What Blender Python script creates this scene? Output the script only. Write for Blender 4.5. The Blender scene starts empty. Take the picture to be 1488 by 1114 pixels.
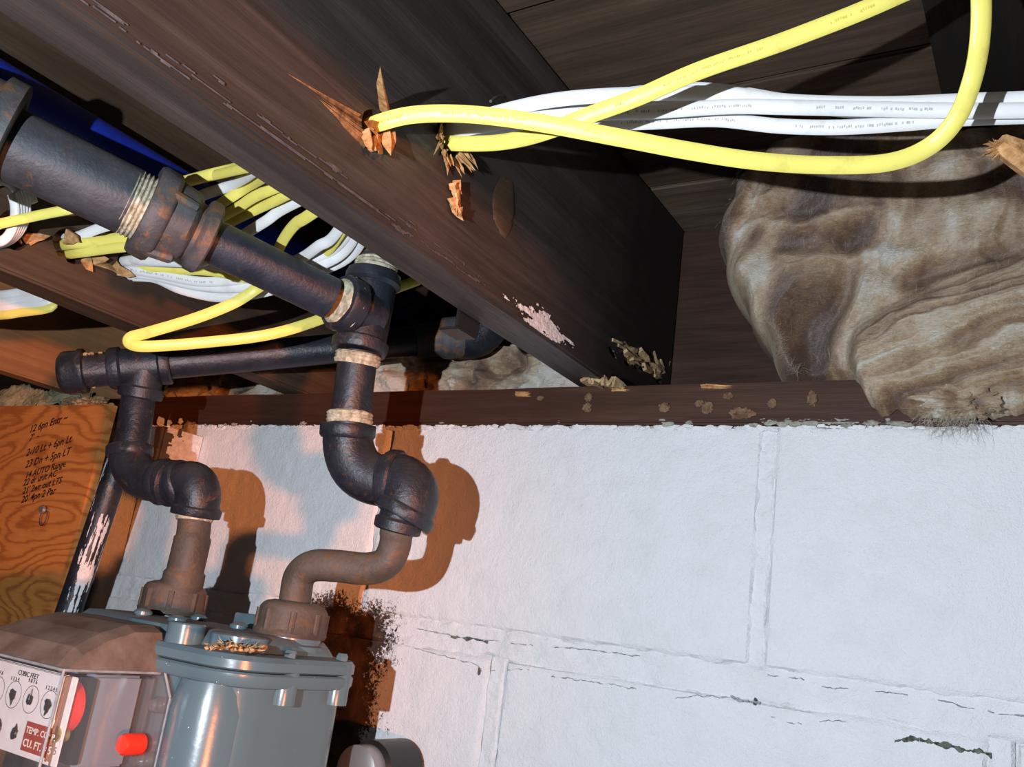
import bpy, bmesh, math, random
from mathutils import Vector, Matrix, noise
random.seed(7)
C = bpy.context.scene.collection
PI = math.pi
# ---------------------------------------------------------------- camera (world: x right along the wall, y towards it, z up, metres)
CY = Vector((806, 463, 1290)).normalized()
CZ = Vector((658, -4753, 1290)); CZ = (CZ - CZ.dot(CY) * CY).normalized()
CX = -CY.cross(CZ)
if CX.x < 0: CX = -CX
RIGHT = Vector((CX[0], CY[0], CZ[0])); DOWN = Vector((CX[1], CY[1], CZ[1])); FWD = Vector((CX[2], CY[2], CZ[2]))
def wpt(c): return RIGHT * c[0] + DOWN * c[1] + FWD * c[2]
cd = bpy.data.cameras.new('camera'); cam = bpy.data.objects.new('camera', cd); C.objects.link(cam)
cd.sensor_width = 36; cd.lens = 36 * 1290 / 1488; cd.clip_start = 0.01
cam.matrix_world = Matrix((( RIGHT[0], -DOWN[0], -FWD[0], 0), (RIGHT[1], -DOWN[1], -FWD[1], 0), (RIGHT[2], -DOWN[2], -FWD[2], 0), (0, 0, 0, 1)))
bpy.context.scene.camera = cam
vs = bpy.context.scene.view_settings
vs.view_transform = 'Standard'; vs.look = 'None'; vs.gamma = 1; vs.use_curve_mapping = False; vs.exposure = 0.0
w = bpy.data.worlds.new('world'); bpy.context.scene.world = w; w.use_nodes = True
w.node_tree.nodes['Background'].inputs[0].default_value = (0.9, 0.75, 0.65, 1)
w.node_tree.nodes['Background'].inputs[1].default_value = 0.012
def point_light(name, loc, col, power, rad):
    l = bpy.data.lights.new(name, 'POINT'); l.color = col; l.energy = power; l.shadow_soft_size = rad
    o = bpy.data.objects.new(name, l); C.objects.link(o); o.location = loc; return o
point_light('hand_torch', wpt((-0.215, -0.045, -0.05)), (0.79, 0.87, 0.98), 35.0, 0.004)
sl = bpy.data.lights.new('warm_clamp_lamp', 'SPOT'); sl.color = (1.0, 0.29, 0.08); sl.energy = 540.0; sl.shadow_soft_size = 0.085
sl.spot_size = math.radians(18.5); sl.spot_blend = 0.40
so = bpy.data.objects.new('warm_clamp_lamp', sl); C.objects.link(so); so.location = (2.60, -1.43, -0.26)
so.rotation_euler = (Vector((-1.45, .61, .08)) - so.location).to_track_quat('-Z', 'Y').to_euler()

# ---------------------------------------------------------------- helpers
def P(u, v, t):                                   # a photograph position at depth t (metres along the view axis)
    return wpt(((u - 744) * t / 1290, (v - 557) * t / 1290, t))
def Pax(u, v, axis, val):                         # the same on the plane x, y or z = val
    d = P(u, v, 1.0); return d * (val / d[axis])
def Py(u, v, y): return Pax(u, v, 1, y)
def Px(u, v, x): return Pax(u, v, 0, x)
def Pz(u, v, z): return Pax(u, v, 2, z)
def fbm(p, o=4): return noise.fractal(Vector(p), 1.0, 2.0, o)

def origin_of(parent):
    v = Vector((0, 0, 0))
    while parent is not None: v += parent.location; parent = parent.parent
    return v
def obj(name, bm, mt, parent=None, smooth=True, base=None):
    me = bpy.data.meshes.new(name)
    if parent is None:
        if base is None:
            xs = [v.co for v in bm.verts]
            lo = Vector([min(c[i] for c in xs) for i in range(3)]); hi = Vector([max(c[i] for c in xs) for i in range(3)])
            base = Vector(((lo.x + hi.x) / 2, (lo.y + hi.y) / 2, lo.z))
        off = Vector(base)
    else: off = origin_of(parent)
    for v in bm.verts: v.co -= off
    bm.normal_update()
    for f in bm.faces: f.smooth = smooth
    bm.to_mesh(me); bm.free()
    if smooth and len(me.polygons) < 60000: me.set_sharp_from_angle(angle=math.radians(38))
    if mt is not None:
        for m in (mt if isinstance(mt, (list, tuple)) else [mt]): me.materials.append(m)
    o = bpy.data.objects.new(name, me); C.objects.link(o)
    if parent is None: o.location = off
    else: o.parent = parent
    return o
def tag(o, label=None, cat=None, group=None, kind=None):
    if label: o['label'] = label
    if cat: o['category'] = cat
    if group: o['group'] = group
    if kind: o['kind'] = kind
    return o
def thing(name, label, cat, loc, group=None):
    o = bpy.data.objects.new(name, None); C.objects.link(o); o.location = loc; o.empty_display_size = 0.02
    return tag(o, label, cat, group)
def struct(name, bm, mt, parent=None, smooth=False):
    return tag(obj(name, bm, mt, parent, smooth), kind='structure') if parent is None else obj(name, bm, mt, parent, smooth)

def add_box(bm, lo, hi, bev=0.0, seg=2):
    t = bmesh.new(); bmesh.ops.create_cube(t, size=1)
    lo = Vector(lo); hi = Vector(hi)
    for v in t.verts: v.co = Vector([lo[i] + (hi[i] - lo[i]) * (v.co[i] + 0.5) for i in range(3)])
    if bev: bmesh.ops.bevel(t, geom=t.edges[:], offset=bev, segments=seg, affect='EDGES')
    merge(bm, t)
def merge(bm, t, mtx=None, mi=None):
    vm = {}
    for v in t.verts: vm[v] = bm.verts.new(mtx @ v.co if mtx else v.co)
    for f in t.faces:
        try: nf = bm.faces.new([vm[v] for v in f.verts]); nf.material_index = f.material_index if mi is None else mi
        except ValueError: pass
    t.free()
def box(lo, hi, bev=0.0, seg=2):
    bm = bmesh.new(); add_box(bm, lo, hi, bev, seg); return bm
def catmull(pts, n=8):
    pts = [Vector(p) for p in pts]; out = []
    q = [pts[0] * 2 - pts[1]] + pts + [pts[-1] * 2 - pts[-2]]
    for i in range(1, len(q) - 2):
        a, b, c, d = q[i - 1:i + 3]
        for k in range(n):
            s = k / n
            out.append(0.5 * ((2 * b) + (c - a) * s + (2 * a - 5 * b + 4 * c - d) * s * s + (3 * b - a - 3 * c + d) * s ** 3))
    out.append(pts[-1]); return out
def frames(pts, hint=None):
    T = []
    for i in range(len(pts)):
        d = pts[min(i + 1, len(pts) - 1)] - pts[max(i - 1, 0)]
        T.append(d.normalized() if d.length > 1e-9 else T[-1])
    fr = []; n = None
    for i, t in enumerate(T):
        if hint is not None: n = Vector(hint) - Vector(hint).dot(t) * t
        elif n is None:
            a = Vector((0, 0, 1)) if abs(t.z) < 0.8 else Vector((1, 0, 0)); n = a - a.dot(t) * t
        else: n = n - n.dot(t) * t
        n = n.normalized(); fr.append((n, t.cross(n)))
    return fr
def sweep(bm, pts, rad, seg=16, hint=None, ry=None, caps=True):
    """round (or flat, with ry) section swept along pts; rad a number or list"""
    fr = frames(pts, hint); rings = []
    for i, p in enumerate(pts):
        r = rad[i] if isinstance(rad, (list, tuple)) else rad
        r2 = r if ry is None else ry
        n, b = fr[i]
        rings.append([bm.verts.new(p + n * (math.cos(2 * PI * k / seg) * r2) + b * (math.sin(2 * PI * k / seg) * r)) for k in range(seg)])
    for i in range(len(rings) - 1):
        for k in range(seg):
            bm.faces.new((rings[i][k], rings[i][(k + 1) % seg], rings[i + 1][(k + 1) % seg], rings[i + 1][k]))
    if caps:
        bm.faces.new(rings[0][::-1]); bm.faces.new(rings[-1])
    return rings
def tube(pts, rad, seg=20, **k):
    bm = bmesh.new(); sweep(bm, [Vector(p) for p in pts], rad, seg, **k); bmesh.ops.recalc_face_normals(bm, faces=bm.faces); return bm
def prof(a, b, pr, seg=28, bm=None, rough=0.0):
    """solid of revolution between a and b: pr = [(fraction, radius), ...] — sharp steps keep doubled rings"""
    a = Vector(a); b = Vector(b); own = bm is None
    if own: bm = bmesh.new()
    pts = [a.lerp(b, f) for f, r in pr]; d = (b - a).normalized()
    h = Vector((0, 0, 1)) if abs(d.z) < .8 else Vector((1, 0, 0)); n = (h - h.dot(d) * d).normalized(); bb = d.cross(n); rings = []
    for (f, r), p in zip(pr, pts):
        ring = []
        for k in range(seg):
            an = 2 * PI * k / seg; dr = n * math.cos(an) + bb * math.sin(an)
            rr = r + (rough * noise.noise((p + dr * r) * 120) if rough else 0)
            ring.append(bm.verts.new(p + dr * rr))
        rings.append(ring)
    for i in range(len(rings) - 1):
        for k in range(seg): bm.faces.new((rings[i][k], rings[i][(k + 1) % seg], rings[i + 1][(k + 1) % seg], rings[i + 1][k]))
    bm.faces.new(rings[0][::-1]); bm.faces.new(rings[-1])
    if own: bmesh.ops.recalc_face_normals(bm, faces=bm.faces)
    return bm
def arc(a, corner, b, n=10):
    """round bend a -> b tangent to the legs that meet in corner"""
    a, c, b = Vector(a), Vector(corner), Vector(b)
    return [a.lerp(c, s).lerp(c.lerp(b, s), s) for s in [i / n for i in range(n + 1)]]
def shard(bm, base, d, length, wdt, thick=None):
    d = Vector(d).normalized(); a = d.orthogonal().normalized(); a = Matrix.Rotation(random.uniform(0, 6.28), 3, d) @ a; b = d.cross(a)
    thick = thick or wdt * 0.35; base = Vector(base)
    r0 = [bm.verts.new(base + a * sx * wdt / 2 + b * sy * thick / 2) for sx, sy in ((-1, -1), (1, -1), (1, 1), (-1, 1))]
    m = base + d * length * random.uniform(.45, .7) + a * wdt * random.uniform(-.3, .3)
    r1 = [bm.verts.new(m + a * sx * wdt * .33 + b * sy * thick * .3) for sx, sy in ((-1, -1), (1, -1), (1, 1), (-1, 1))]
    tip = bm.verts.new(base + d * length + a * wdt * random.uniform(-.4, .4))
    bm.faces.new(r0[::-1])
    for k in range(4):
        bm.faces.new((r0[k], r0[(k + 1) % 4], r1[(k + 1) % 4], r1[k])); bm.faces.new((r1[k], r1[(k + 1) % 4], tip))
def lump(bm, c, r, sc=(1, 1, 1), rough=0.35, sub=2, fr=1.0):
    t = bmesh.new(); bmesh.ops.create_icosphere(t, subdivisions=sub, radius=1)
    c = Vector(c)
    for v in t.verts:
        k = 1 + rough * noise.noise(v.co * 1.6 * fr + c * 90)
        v.co = c + Vector((v.co.x * sc[0], v.co.y * sc[1], v.co.z * sc[2])) * r * k
    merge(bm, t)
def grid(nx, ny, f):
    bm = bmesh.new(); V = [[bm.verts.new(f(i / nx, j / ny)) for i in range(nx + 1)] for j in range(ny + 1)]
    for j in range(ny):
        for i in range(nx): bm.faces.new((V[j][i], V[j][i + 1], V[j + 1][i + 1], V[j + 1][i]))
    return bm, V
def boolean_cut(o, cutters):
    for c in cutters:
        m = o.modifiers.new('cut', 'BOOLEAN'); m.object = c; m.operation = 'DIFFERENCE'; m.solver = 'EXACT'
    bpy.context.view_layer.update()
    dg = bpy.context.evaluated_depsgraph_get(); me = bpy.data.meshes.new_from_object(o.evaluated_get(dg))
    o.modifiers.clear(); old = o.data; o.data = me; bpy.data.meshes.remove(old)
    for c in cutters:
        m = c.data; bpy.data.objects.remove(c); bpy.data.meshes.remove(m)

# ---------------------------------------------------------------- materials
class N:
    def __init__(s, name):
        s.m = bpy.data.materials.new(name); s.m.use_nodes = True; s.t = s.m.node_tree; s.n = s.t.nodes; s.b = s.n['Principled BSDF']
    def node(s, ty, **kw):
        x = s.n.new(ty)
        for k, v in kw.items():
            if k in x.inputs: x.inputs[k].default_value = v
            else: setattr(x, k, v)
        return x
    def link(s, a, b): s.t.links.new(a, b)
    def coords(s, scale=(1, 1, 1), rot=(0, 0, 0)):
        g = s.node('ShaderNodeNewGeometry'); mp = s.node('ShaderNodeMapping'); mp.inputs['Scale'].default_value = scale; mp.inputs['Rotation'].default_value = rot
        s.link(g.outputs['Position'], mp.inputs['Vector']); return mp.outputs[0]
    def noise(s, co, scale, detail=5, rough=.6, dist=0.0):
        x = s.node('ShaderNodeTexNoise'); x.inputs['Scale'].default_value = scale; x.inputs['Detail'].default_value = detail
        x.inputs['Roughness'].default_value = rough; x.inputs['Distortion'].default_value = dist; s.link(co, x.inputs['Vector']); return x.outputs['Fac']
    def ramp(s, f, stops):
        x = s.node('ShaderNodeValToRGB'); e = x.color_ramp.elements
        while len(e) > 1: e.remove(e[0])
        e[0].position = stops[0][0]; e[0].color = (*stops[0][1], 1)
        for p, c in stops[1:]: k = e.new(p); k.color = (*c, 1)
        s.link(f, x.inputs[0]); return x.outputs[0]
    def mix(s, f, a, b, mode='MIX'):
        x = s.node('ShaderNodeMix'); x.data_type = 'RGBA'; x.blend_type = mode
        for sock, v in ((x.inputs[0], f), (x.inputs[6], a), (x.inputs[7], b)):
            if isinstance(v, (int, float)): sock.default_value = v
            elif isinstance(v, tuple): sock.default_value = (*v, 1)
            else: s.link(v, sock)
        return x.outputs[2]
    def math(s, op, a, b=0.0, c=0.0, clamp=False):
        x = s.node('ShaderNodeMath'); x.operation = op; x.use_clamp = clamp
        for i, v in enumerate((a, b, c)):
            if isinstance(v, (int, float)): x.inputs[i].default_value = v
            else: s.link(v, x.inputs[i])
        return x.outputs[0]
    def bump(s, h, strength, dist=.001):
        x = s.node('ShaderNodeBump'); x.inputs['Strength'].default_value = strength; x.inputs['Distance'].default_value = dist
        s.link(h, x.inputs['Height']); s.link(x.outputs[0], s.b.inputs['Normal'])
    def out(s, col, rough=.6, metal=0.0, spec=.5):
        if isinstance(col, tuple): s.b.inputs['Base Color'].default_value = (*col, 1)
        else: s.link(col, s.b.inputs['Base Color'])
        if isinstance(rough, (int, float)): s.b.inputs['Roughness'].default_value = rough
        else: s.link(rough, s.b.inputs['Roughness'])
        s.b.inputs['Metallic'].default_value = metal; s.b.inputs['Specular IOR Level'].default_value = spec
        return s.m
def wood(name, c0, c1, c2, axis, rough=.6, spec=.4, bump=.5, dark_end=None, fine=1.0):
    n = N(name); sc = [38, 38, 38]; sc[axis] = 2.2
    co = n.coords(tuple(sc)); big = n.coords((3, 3, 3))
    a = n.noise(co, 1.6, 8, .65, .6); f = n.noise(co, 6.5, 4, .7)
    col = n.ramp(a, [(.28, c0), (.5, c1), (.75, c2)])
    col = n.mix(n.math('MULTIPLY', n.ramp(f, [(.45, (0, 0, 0)), (.7, (1, 1, 1))]), .35), col, tuple(x * .45 for x in c0))
    col = n.mix(n.ramp(n.noise(big, 2.2, 5, .6), [(.4, (0, 0, 0)), (.68, (.7, .7, .7))]), col, tuple(x * .6 for x in c1))
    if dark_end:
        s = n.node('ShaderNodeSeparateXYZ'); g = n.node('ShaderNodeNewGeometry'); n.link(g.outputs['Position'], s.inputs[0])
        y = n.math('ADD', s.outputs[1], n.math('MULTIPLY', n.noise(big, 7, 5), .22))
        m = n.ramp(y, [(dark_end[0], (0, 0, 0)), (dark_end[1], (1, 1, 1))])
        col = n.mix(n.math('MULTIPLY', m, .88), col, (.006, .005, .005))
    n.bump(n.math('ADD', n.math('MULTIPLY', a, .7), n.math('MULTIPLY', f, .5)), bump, .0015)
    return n.out(col, n.ramp(f, [(.3, (rough - .12,) * 3), (.7, (rough + .12,) * 3)]), 0, spec)
M = {}
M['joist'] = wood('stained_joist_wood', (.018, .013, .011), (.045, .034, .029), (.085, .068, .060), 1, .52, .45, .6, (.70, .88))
M['joist_side'] = wood('brown_joist_wood', (.035, .020, .012), (.075, .044, .026), (.12, .08, .05), 1, .6, .35, .6)
M['joist_orange'] = wood('bare_joist_wood', (.22, .10, .035), (.36, .18, .075), (.46, .26, .12), 1, .6, .3, .4)
M['subfloor'] = wood('dark_subfloor_wood', (.030, .018, .012), (.070, .044, .028), (.12, .08, .052), 0, .65, .3, .5)
M['subfloor_light'] = wood('brown_subfloor_wood', (.060, .038, .026), (.115, .078, .053), (.17, .125, .09), 0, .65, .3, .5)
M['sill'] = wood('red_brown_sill_wood', (.030, .011, .006), (.060, .024, .013), (.090, .040, .023), 0, .6, .3, .5)
M['rim'] = wood('dark_rim_wood', (.022, .010, .007), (.045, .022, .014), (.07, .036, .024), 0, .7, .25, .4)
M['tar'] = wood('blackened_board', (.005, .004, .003), (.010, .008, .006), (.018, .014, .011), 1, .8, .2, .3)  # near-black colour standing in for shadow under the subfloor
def simple(name, c0, c1, scale=40, rough=.5, metal=0., spec=.5, bump=.0, bs=None):
    n = N(name); co = n.coords(); f = n.noise(co, scale, 6, .65)
    if bump: n.bump(n.noise(co, bs or scale * 3, 4), bump, .001)
    return n.out(n.ramp(f, [(.35, c0), (.65, c1)]), rough, metal, spec)
M['torn'] = simple('torn_fresh_wood', (.30, .14, .05), (.62, .36, .16), 160, .75, 0, .2, .7, 300)
M['rot'] = simple('rotten_tan_wood', (.26, .17, .085), (.55, .40, .22), 110, .8, 0, .2, .8, 260)
M['grime'] = simple('grey_crack', (.28, .29, .29), (.55, .57, .58), 240, .9, 0, .1, .4)
M['mould'] = simple('dark_grime', (.035, .040, .030), (.20, .22, .18), 200, .9, 0, .1, .4)
M['scuff'] = simple('grey_scuffed_wood', (.045, .042, .045), (.095, .09, .095), 120, .7, 0, .3, .4)
M['milky'] = simple('milky_plastic_edge', (.20, .20, .20), (.34, .34, .34), 90, .2, 0, .6)
M['mud'] = simple('dried_mud', (.10, .055, .030), (.24, .15, .09), 160, .9, 0, .1, .6)
M['torn_dark'] = simple('torn_dark_wood', (.10, .045, .018), (.30, .15, .06), 160, .8, 0, .15, .6)
M['chalk'] = simple('chalky_white_paint', (.55, .56, .58), (.8, .8, .8), 160, .8, 0, .2, .6)
def iron(name, base, dust, rust, rust_amt, rough=.33, spec=.55):
    n = N(name); co = n.coords()
    f = n.noise(co, 26, 7, .7); r = n.noise(co, 55, 8, .72, .4); d = n.noise(co, 300, 3, .6)
    g = n.node('ShaderNodeNewGeometry'); s = n.node('ShaderNodeSeparateXYZ'); n.link(g.outputs['Normal'], s.inputs[0])
    col = n.ramp(f, [(.35, base), (.7, tuple(x * 1.9 + .006 for x in base))])
    top = n.math('MULTIPLY', n.ramp(s.outputs[2], [(.1, (0, 0, 0)), (.9, (1, 1, 1))]), n.ramp(n.noise(co, 45, 6), [(.35, (.2, .2, .2)), (.6, (1, 1, 1))]))
    col = n.mix(n.math('MULTIPLY', top, .55), col, dust)
    col = n.mix(n.ramp(r, [(.62 - rust_amt * .3, (0, 0, 0)), (.70 - rust_amt * .24, (1, 1, 1))]), col, rust)
    spk = n.ramp(n.noise(co, 210, 5, .8), [(.60, (0, 0, 0)), (.70, (1, 1, 1))])
    col = n.mix(n.math('MULTIPLY', spk, .5), col, tuple(x * .8 for x in dust))
    n.bump(n.math('ADD', n.math('MULTIPLY', r, .8), n.math('MULTIPLY', d, .45)), .6, .0016)
    return n.out(col, n.ramp(f, [(.3, (rough,) * 3), (.7, (rough + .22,) * 3)]), 0.15, spec)
M['iron'] = iron('black_iron', (.010, .012, .018), (.085, .080, .068), (.10, .045, .02), .12)
M['iron_pipe'] = iron('black_painted_pipe', (.012, .016, .026), (.10, .095, .085), (.08, .04, .02), .02, .38)
M['iron_worn'] = iron('worn_dusty_iron', (.045, .043, .045), (.17, .15, .13), (.19, .090, .040), .38, .5)
M['iron_dark'] = iron('worn_dark_pipe', (.030, .032, .038), (.13, .12, .11), (.14, .070, .035), .06, .45)
M['rusty'] = iron('rusty_galvanised', (.060, .046, .036), (.19, .15, .115), (.15, .078, .036), .30, .5, .4)
M['dope'] = simple('dried_pipe_dope', (.22, .19, .12), (.62, .58, .44), 190, .75, 0, .2, .9, 400)
M['mortar'] = simple('grey_mortar', (.20, .19, .16), (.42, .40, .34), 150, .9, 0, .1, .9, 300)
def cable_mat(name, col, dirt):
    n = N(name); co = n.coords(); f = n.noise(co, 60, 6, .7)
    n.bump(n.noise(co, 500, 3), .12, .0006)
    return n.out(n.mix(n.ramp(f, [(.55, (0, 0, 0)), (.78, (.55, .55, .55))]), col, dirt), .42, 0, .45)
M['yellow'] = cable_mat('yellow_sheath', (.83, .73, .16), (.50, .38, .07))
M['white'] = cable_mat('white_sheath', (.78, .78, .76), (.48, .45, .40))
M['print'] = simple('sheath_print', (.34, .33, .31), (.55, .53, .50), 900, .6)
M['print_yellow'] = simple('faint_sheath_print', (.55, .45, .06), (.70, .60, .10), 900, .6)
n = N('blue_plastic'); M['blue'] = n.out(n.ramp(n.noise(n.coords(), 12, 4), [(.3, (.008, .022, .24)), (.7, (.012, .036, .40))]), .45, 0, .5)
# painted block wall: white paint, bare dark masonry behind the meter where no brush reached
n = N('white_block_paint'); co = n.coords(); g = n.node('ShaderNodeNewGeometry'); s = n.node('ShaderNodeSeparateXYZ'); n.link(g.outputs['Position'], s.inputs[0])
f1 = n.noise(co, 240, 5, .7); f2 = n.noise(co, 35, 5, .6); f3 = n.noise(co, 900, 3, .6)
X_, Z_ = s.outputs[0], s.outputs[2]
wob = n.math('MULTIPLY', n.math('SUBTRACT', n.noise(co, 22, 6, .75), .5), .10)
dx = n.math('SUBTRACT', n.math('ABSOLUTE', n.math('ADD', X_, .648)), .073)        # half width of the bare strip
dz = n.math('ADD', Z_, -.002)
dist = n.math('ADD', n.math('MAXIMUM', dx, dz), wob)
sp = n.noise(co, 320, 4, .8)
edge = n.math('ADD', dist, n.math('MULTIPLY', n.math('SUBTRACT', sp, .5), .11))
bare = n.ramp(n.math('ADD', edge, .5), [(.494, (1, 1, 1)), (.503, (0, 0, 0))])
paint = n.mix(n.ramp(f2, [(.45, (0, 0, 0)), (.75, (.5, .5, .5))]), (.80, .80, .80), (.70, .70, .69))
pits = n.ramp(sp, [(.70, (0, 0, 0)), (.76, (1, 1, 1))])
paint = n.mix(n.math('MULTIPLY', pits, n.ramp(n.noise(co, 9, 4), [(.5, (0, 0, 0)), (.7, (1, 1, 1))])), paint, (.22, .22, .22))
# grime at the lower right, under the bed joint
gx = n.math('ADD', X_, n.math('MULTIPLY', n.noise(co, 30, 6), .2))
gr = n.math('MULTIPLY', n.ramp(gx, [(.04, (0, 0, 0)), (.14, (1, 1, 1))]), n.ramp(n.math('ADD', Z_, .5), [(.40, (1, 1, 1)), (.47, (0, 0, 0))]))
paint = n.mix(n.math('MULTIPLY', gr, .35), paint, (.40, .36, .18))
n.bump(n.math('ADD', n.math('ADD', n.math('MULTIPLY', f1, .6), n.math('MULTIPLY', f2, .9)), n.math('MULTIPLY', f3, .4)), .8, .0030)
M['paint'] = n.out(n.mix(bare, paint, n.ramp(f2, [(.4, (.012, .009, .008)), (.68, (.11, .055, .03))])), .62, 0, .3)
# plywood: big cathedral grain
n = N('plywood_face'); co = n.coords((1.0, 1, 2.6)); d = n.noise(co, 3.6, 2, .45, .3)
rings = n.math('SINE', n.math('MULTIPLY', n.math('ADD', d, n.math('MULTIPLY', n.noise(n.coords((4, 4, 26)), 2.5, 4), .10)), 120))
col = n.ramp(n.math('MULTIPLY', n.math('ADD', rings, 1), .5), [(.0, (.56, .225, .055)), (.6, (.52, .20, .048)), (1.0, (.34, .11, .025))])
col = n.mix(n.ramp(n.noise(n.coords((6, 6, 90)), 2, 5), [(.4, (0, 0, 0)), (.75, (.5, .5, .5))]), col, (.34, .13, .035))
n.bump(rings, .1, .0005)
M['ply'] = n.out(col, .6, 0, .3)
M['ply_edge'] = simple('plywood_edge', (.30, .20, .10), (.55, .40, .22), 220, .8, 0, .2)
M['post'] = simple('old_grey_wood', (.10, .075, .045), (.24, .19, .12), 60, .8, 0, .2, .5)
M['ink'] = simple('black_marker', (.012, .010, .010), (.02, .018, .018), 300, .5)
# gas meter
n = N('grey_meter_paint'); co = n.coords(); g = n.node('ShaderNodeNewGeometry'); s = n.node('ShaderNodeSeparateXYZ'); n.link(g.outputs['Normal'], s.inputs[0])
dust = n.math('MULTIPLY', n.ramp(s.outputs[2], [(.75, (0, 0, 0)), (.98, (1, 1, 1))]), n.ramp(n.noise(co, 50, 6, .7), [(.3, (.35, .35, .35)), (.6, (1, 1, 1))]))
spk = n.ramp(n.noise(co, 420, 2, .5), [(.765, (0, 0, 0)), (.78, (1, 1, 1))])
base = n.ramp(n.noise(co, 9, 4), [(.3, (.078, .130, .150)), (.7, (.095, .150, .170))])
base = n.mix(n.math('MULTIPLY', dust, .75), base, (.20, .155, .12)); base = n.mix(spk, base, (.7, .72, .72))
n.bump(n.noise(co, 130, 3), .12, .0008)
M['meter'] = n.out(base, n.mix(dust, (.27, .27, .27), (.8, .8, .8)), 0, .5)
n = N('clear_plastic'); n.n.remove(n.b); tr = n.node('ShaderNodeBsdfTransparent'); tr.inputs[0].default_value = (.97, .95, .94, 1)
gl = n.node('ShaderNodeBsdfGlossy'); gl.inputs['Roughness'].default_value = .12; df = n.node('ShaderNodeBsdfDiffuse'); df.inputs[0].default_value = (.45, .42, .42, 1)
fr = n.node('ShaderNodeLayerWeight'); fr.inputs[0].default_value = .5
bp = n.node('ShaderNodeBump'); bp.inputs['Strength'].default_value = .25; bp.inputs['Distance'].default_value = .001
n.link(n.noise(n.coords(), 60, 3), bp.inputs['Height']); n.link(bp.outputs[0], gl.inputs['Normal']); n.link(bp.outputs[0], fr.inputs['Normal'])
m1 = n.node('ShaderNodeMixShader'); n.link(n.math('ADD', n.math('MULTIPLY', n.math('POWER', fr.outputs['Facing'], 4.0), .6), .09), m1.inputs[0]); n.link(tr.outputs[0], m1.inputs[1]); n.link(gl.outputs[0], m1.inputs[2])
m2 = n.node('ShaderNodeMixShader'); m2.inputs[0].default_value = .07; n.link(m1.outputs[0], m2.inputs[1]); n.link(df.outputs[0], m2.inputs[2])
n.link(m2.outputs[0], n.n['Material Output'].inputs[0]); M['clear'] = n.m
n = N('dusty_clear_plastic'); M['dusty'] = n.out(n.ramp(n.noise(n.coords(), 30, 6, .7), [(.35, (.13, .080, .055)), (.7, (.26, .19, .15))]), .55, 0, .5); n.b.inputs['Alpha'].default_value = .8
def flat(name, c, rough=.5, metal=0.): return N(name).out(c, rough, metal)
M['dial_white'] = simple('dial_plate_white', (.66, .66, .66), (.74, .74, .74), 80, .5)
M['red'] = flat('red_plastic', (.75, .03, .012), .35); M['dark_red'] = flat('dark_red_label', (.30, .035, .018), .6)
M['black'] = flat('black_plastic', (.012, .012, .012), .4); M['brass'] = flat('brass', (.45, .33, .08), .4, .6)
M['steel'] = flat('dull_steel', (.38, .38, .37), .4, .7); M['grey_in'] = flat('grey_inner_case', (.22, .26, .31), .5)
M['cream'] = flat('cream_lettering', (.75, .70, .62), .6)
M['concrete'] = simple('concrete_floor', (.10, .095, .085), (.20, .19, .17), 6, .9)
M['cloth'] = simple('olive_crumpled_sheet', (.20, .20, .12), (.34, .32, .20), 30, .8, 0, .2, .5)
M['debris'] = simple('dry_debris', (.20, .12, .06), (.5, .36, .2), 200, .9, 0, .1, .5)

# ---------------------------------------------------------------- setting: wall of blocks, sill, rim, floor, boards overhead
WY = 0.73
ZB = 0.229; ZT = 0.456
struct('floor', box((-3, -3, -1.62), (3, 1.2, -1.6)), M['concrete'])
# back wall: a mortar backing that shows in the joints, blocks as parts
def back(a, b):
    x = -2.0 + 3.2 * a; z = -1.6 + 1.79 * b
    return Vector((x, WY + .0035, z))
bmw = box((-2.0, WY + .006, -1.6), (1.2, WY + .19, .191))
wall = tag(obj('wall_back', bmw, M['paint'], None, False), kind='structure')
def block(x0, x1, z0, z1, nx, nz):
    def f(a, b):
        x = x0 + (x1 - x0) * a; z = z0 + (z1 - z0) * b
        e = min(x - x0, x1 - x, z - z0, z1 - z)
        y = WY + .0002 + .0011 * fbm((x * 9, z * 9, 3)) + .0006 * fbm((x * 60, z * 60, 8))
        k = max(0, 1 - e / .0045); y += .0036 * k * k
        # ragged edges
        if a in (0, 1): x += .0026 * fbm((1, z * 40, x0 * 7))
        if b in (0, 1): z += .0034 * fbm((x * 34, 2, z0 * 7))
        return Vector((x, y, z))
    return grid(nx, nz, f)[0]
H = .2035; L = .406
xj0 = -.2115 + L * 2
tops = [.1895, -.0175, -.221, -.4245, -.628, -.8315, -1.035, -1.2385, -1.442]
for r, zt in enumerate(tops):
    zb = tops[r + 1] if r + 1 < len(tops) else -1.6
    xs = [-.2115 + L * k + (.5 * L if r % 2 else 0) + (-.0 if not r % 2 else -.03) for k in range(-4, 4)]
    for x0 in xs:
        jw = .0085 if r < 2 else .006
        near = r < 2 and -1.1 < x0 + .2 < .35
        a, b = (120, 70) if near else (10, 6)
        z1 = zt - (.0 if r == 0 else .0135 if r == 1 else .006); z0 = zb + (.0115 if r == 0 else .006)
        jl = jw if x0 > -.4 or r else .0020; jr = jw if x0 > -.5 or r else .0020
        if r == 0: z1 = .1905
        bm = block(x0 + jl, x0 + L - jr, z0, z1, a, b)
        bmesh.ops.recalc_face_normals(bm, faces=bm.faces)
        o = obj('cinder_block', bm, M['paint'], wall)
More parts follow.
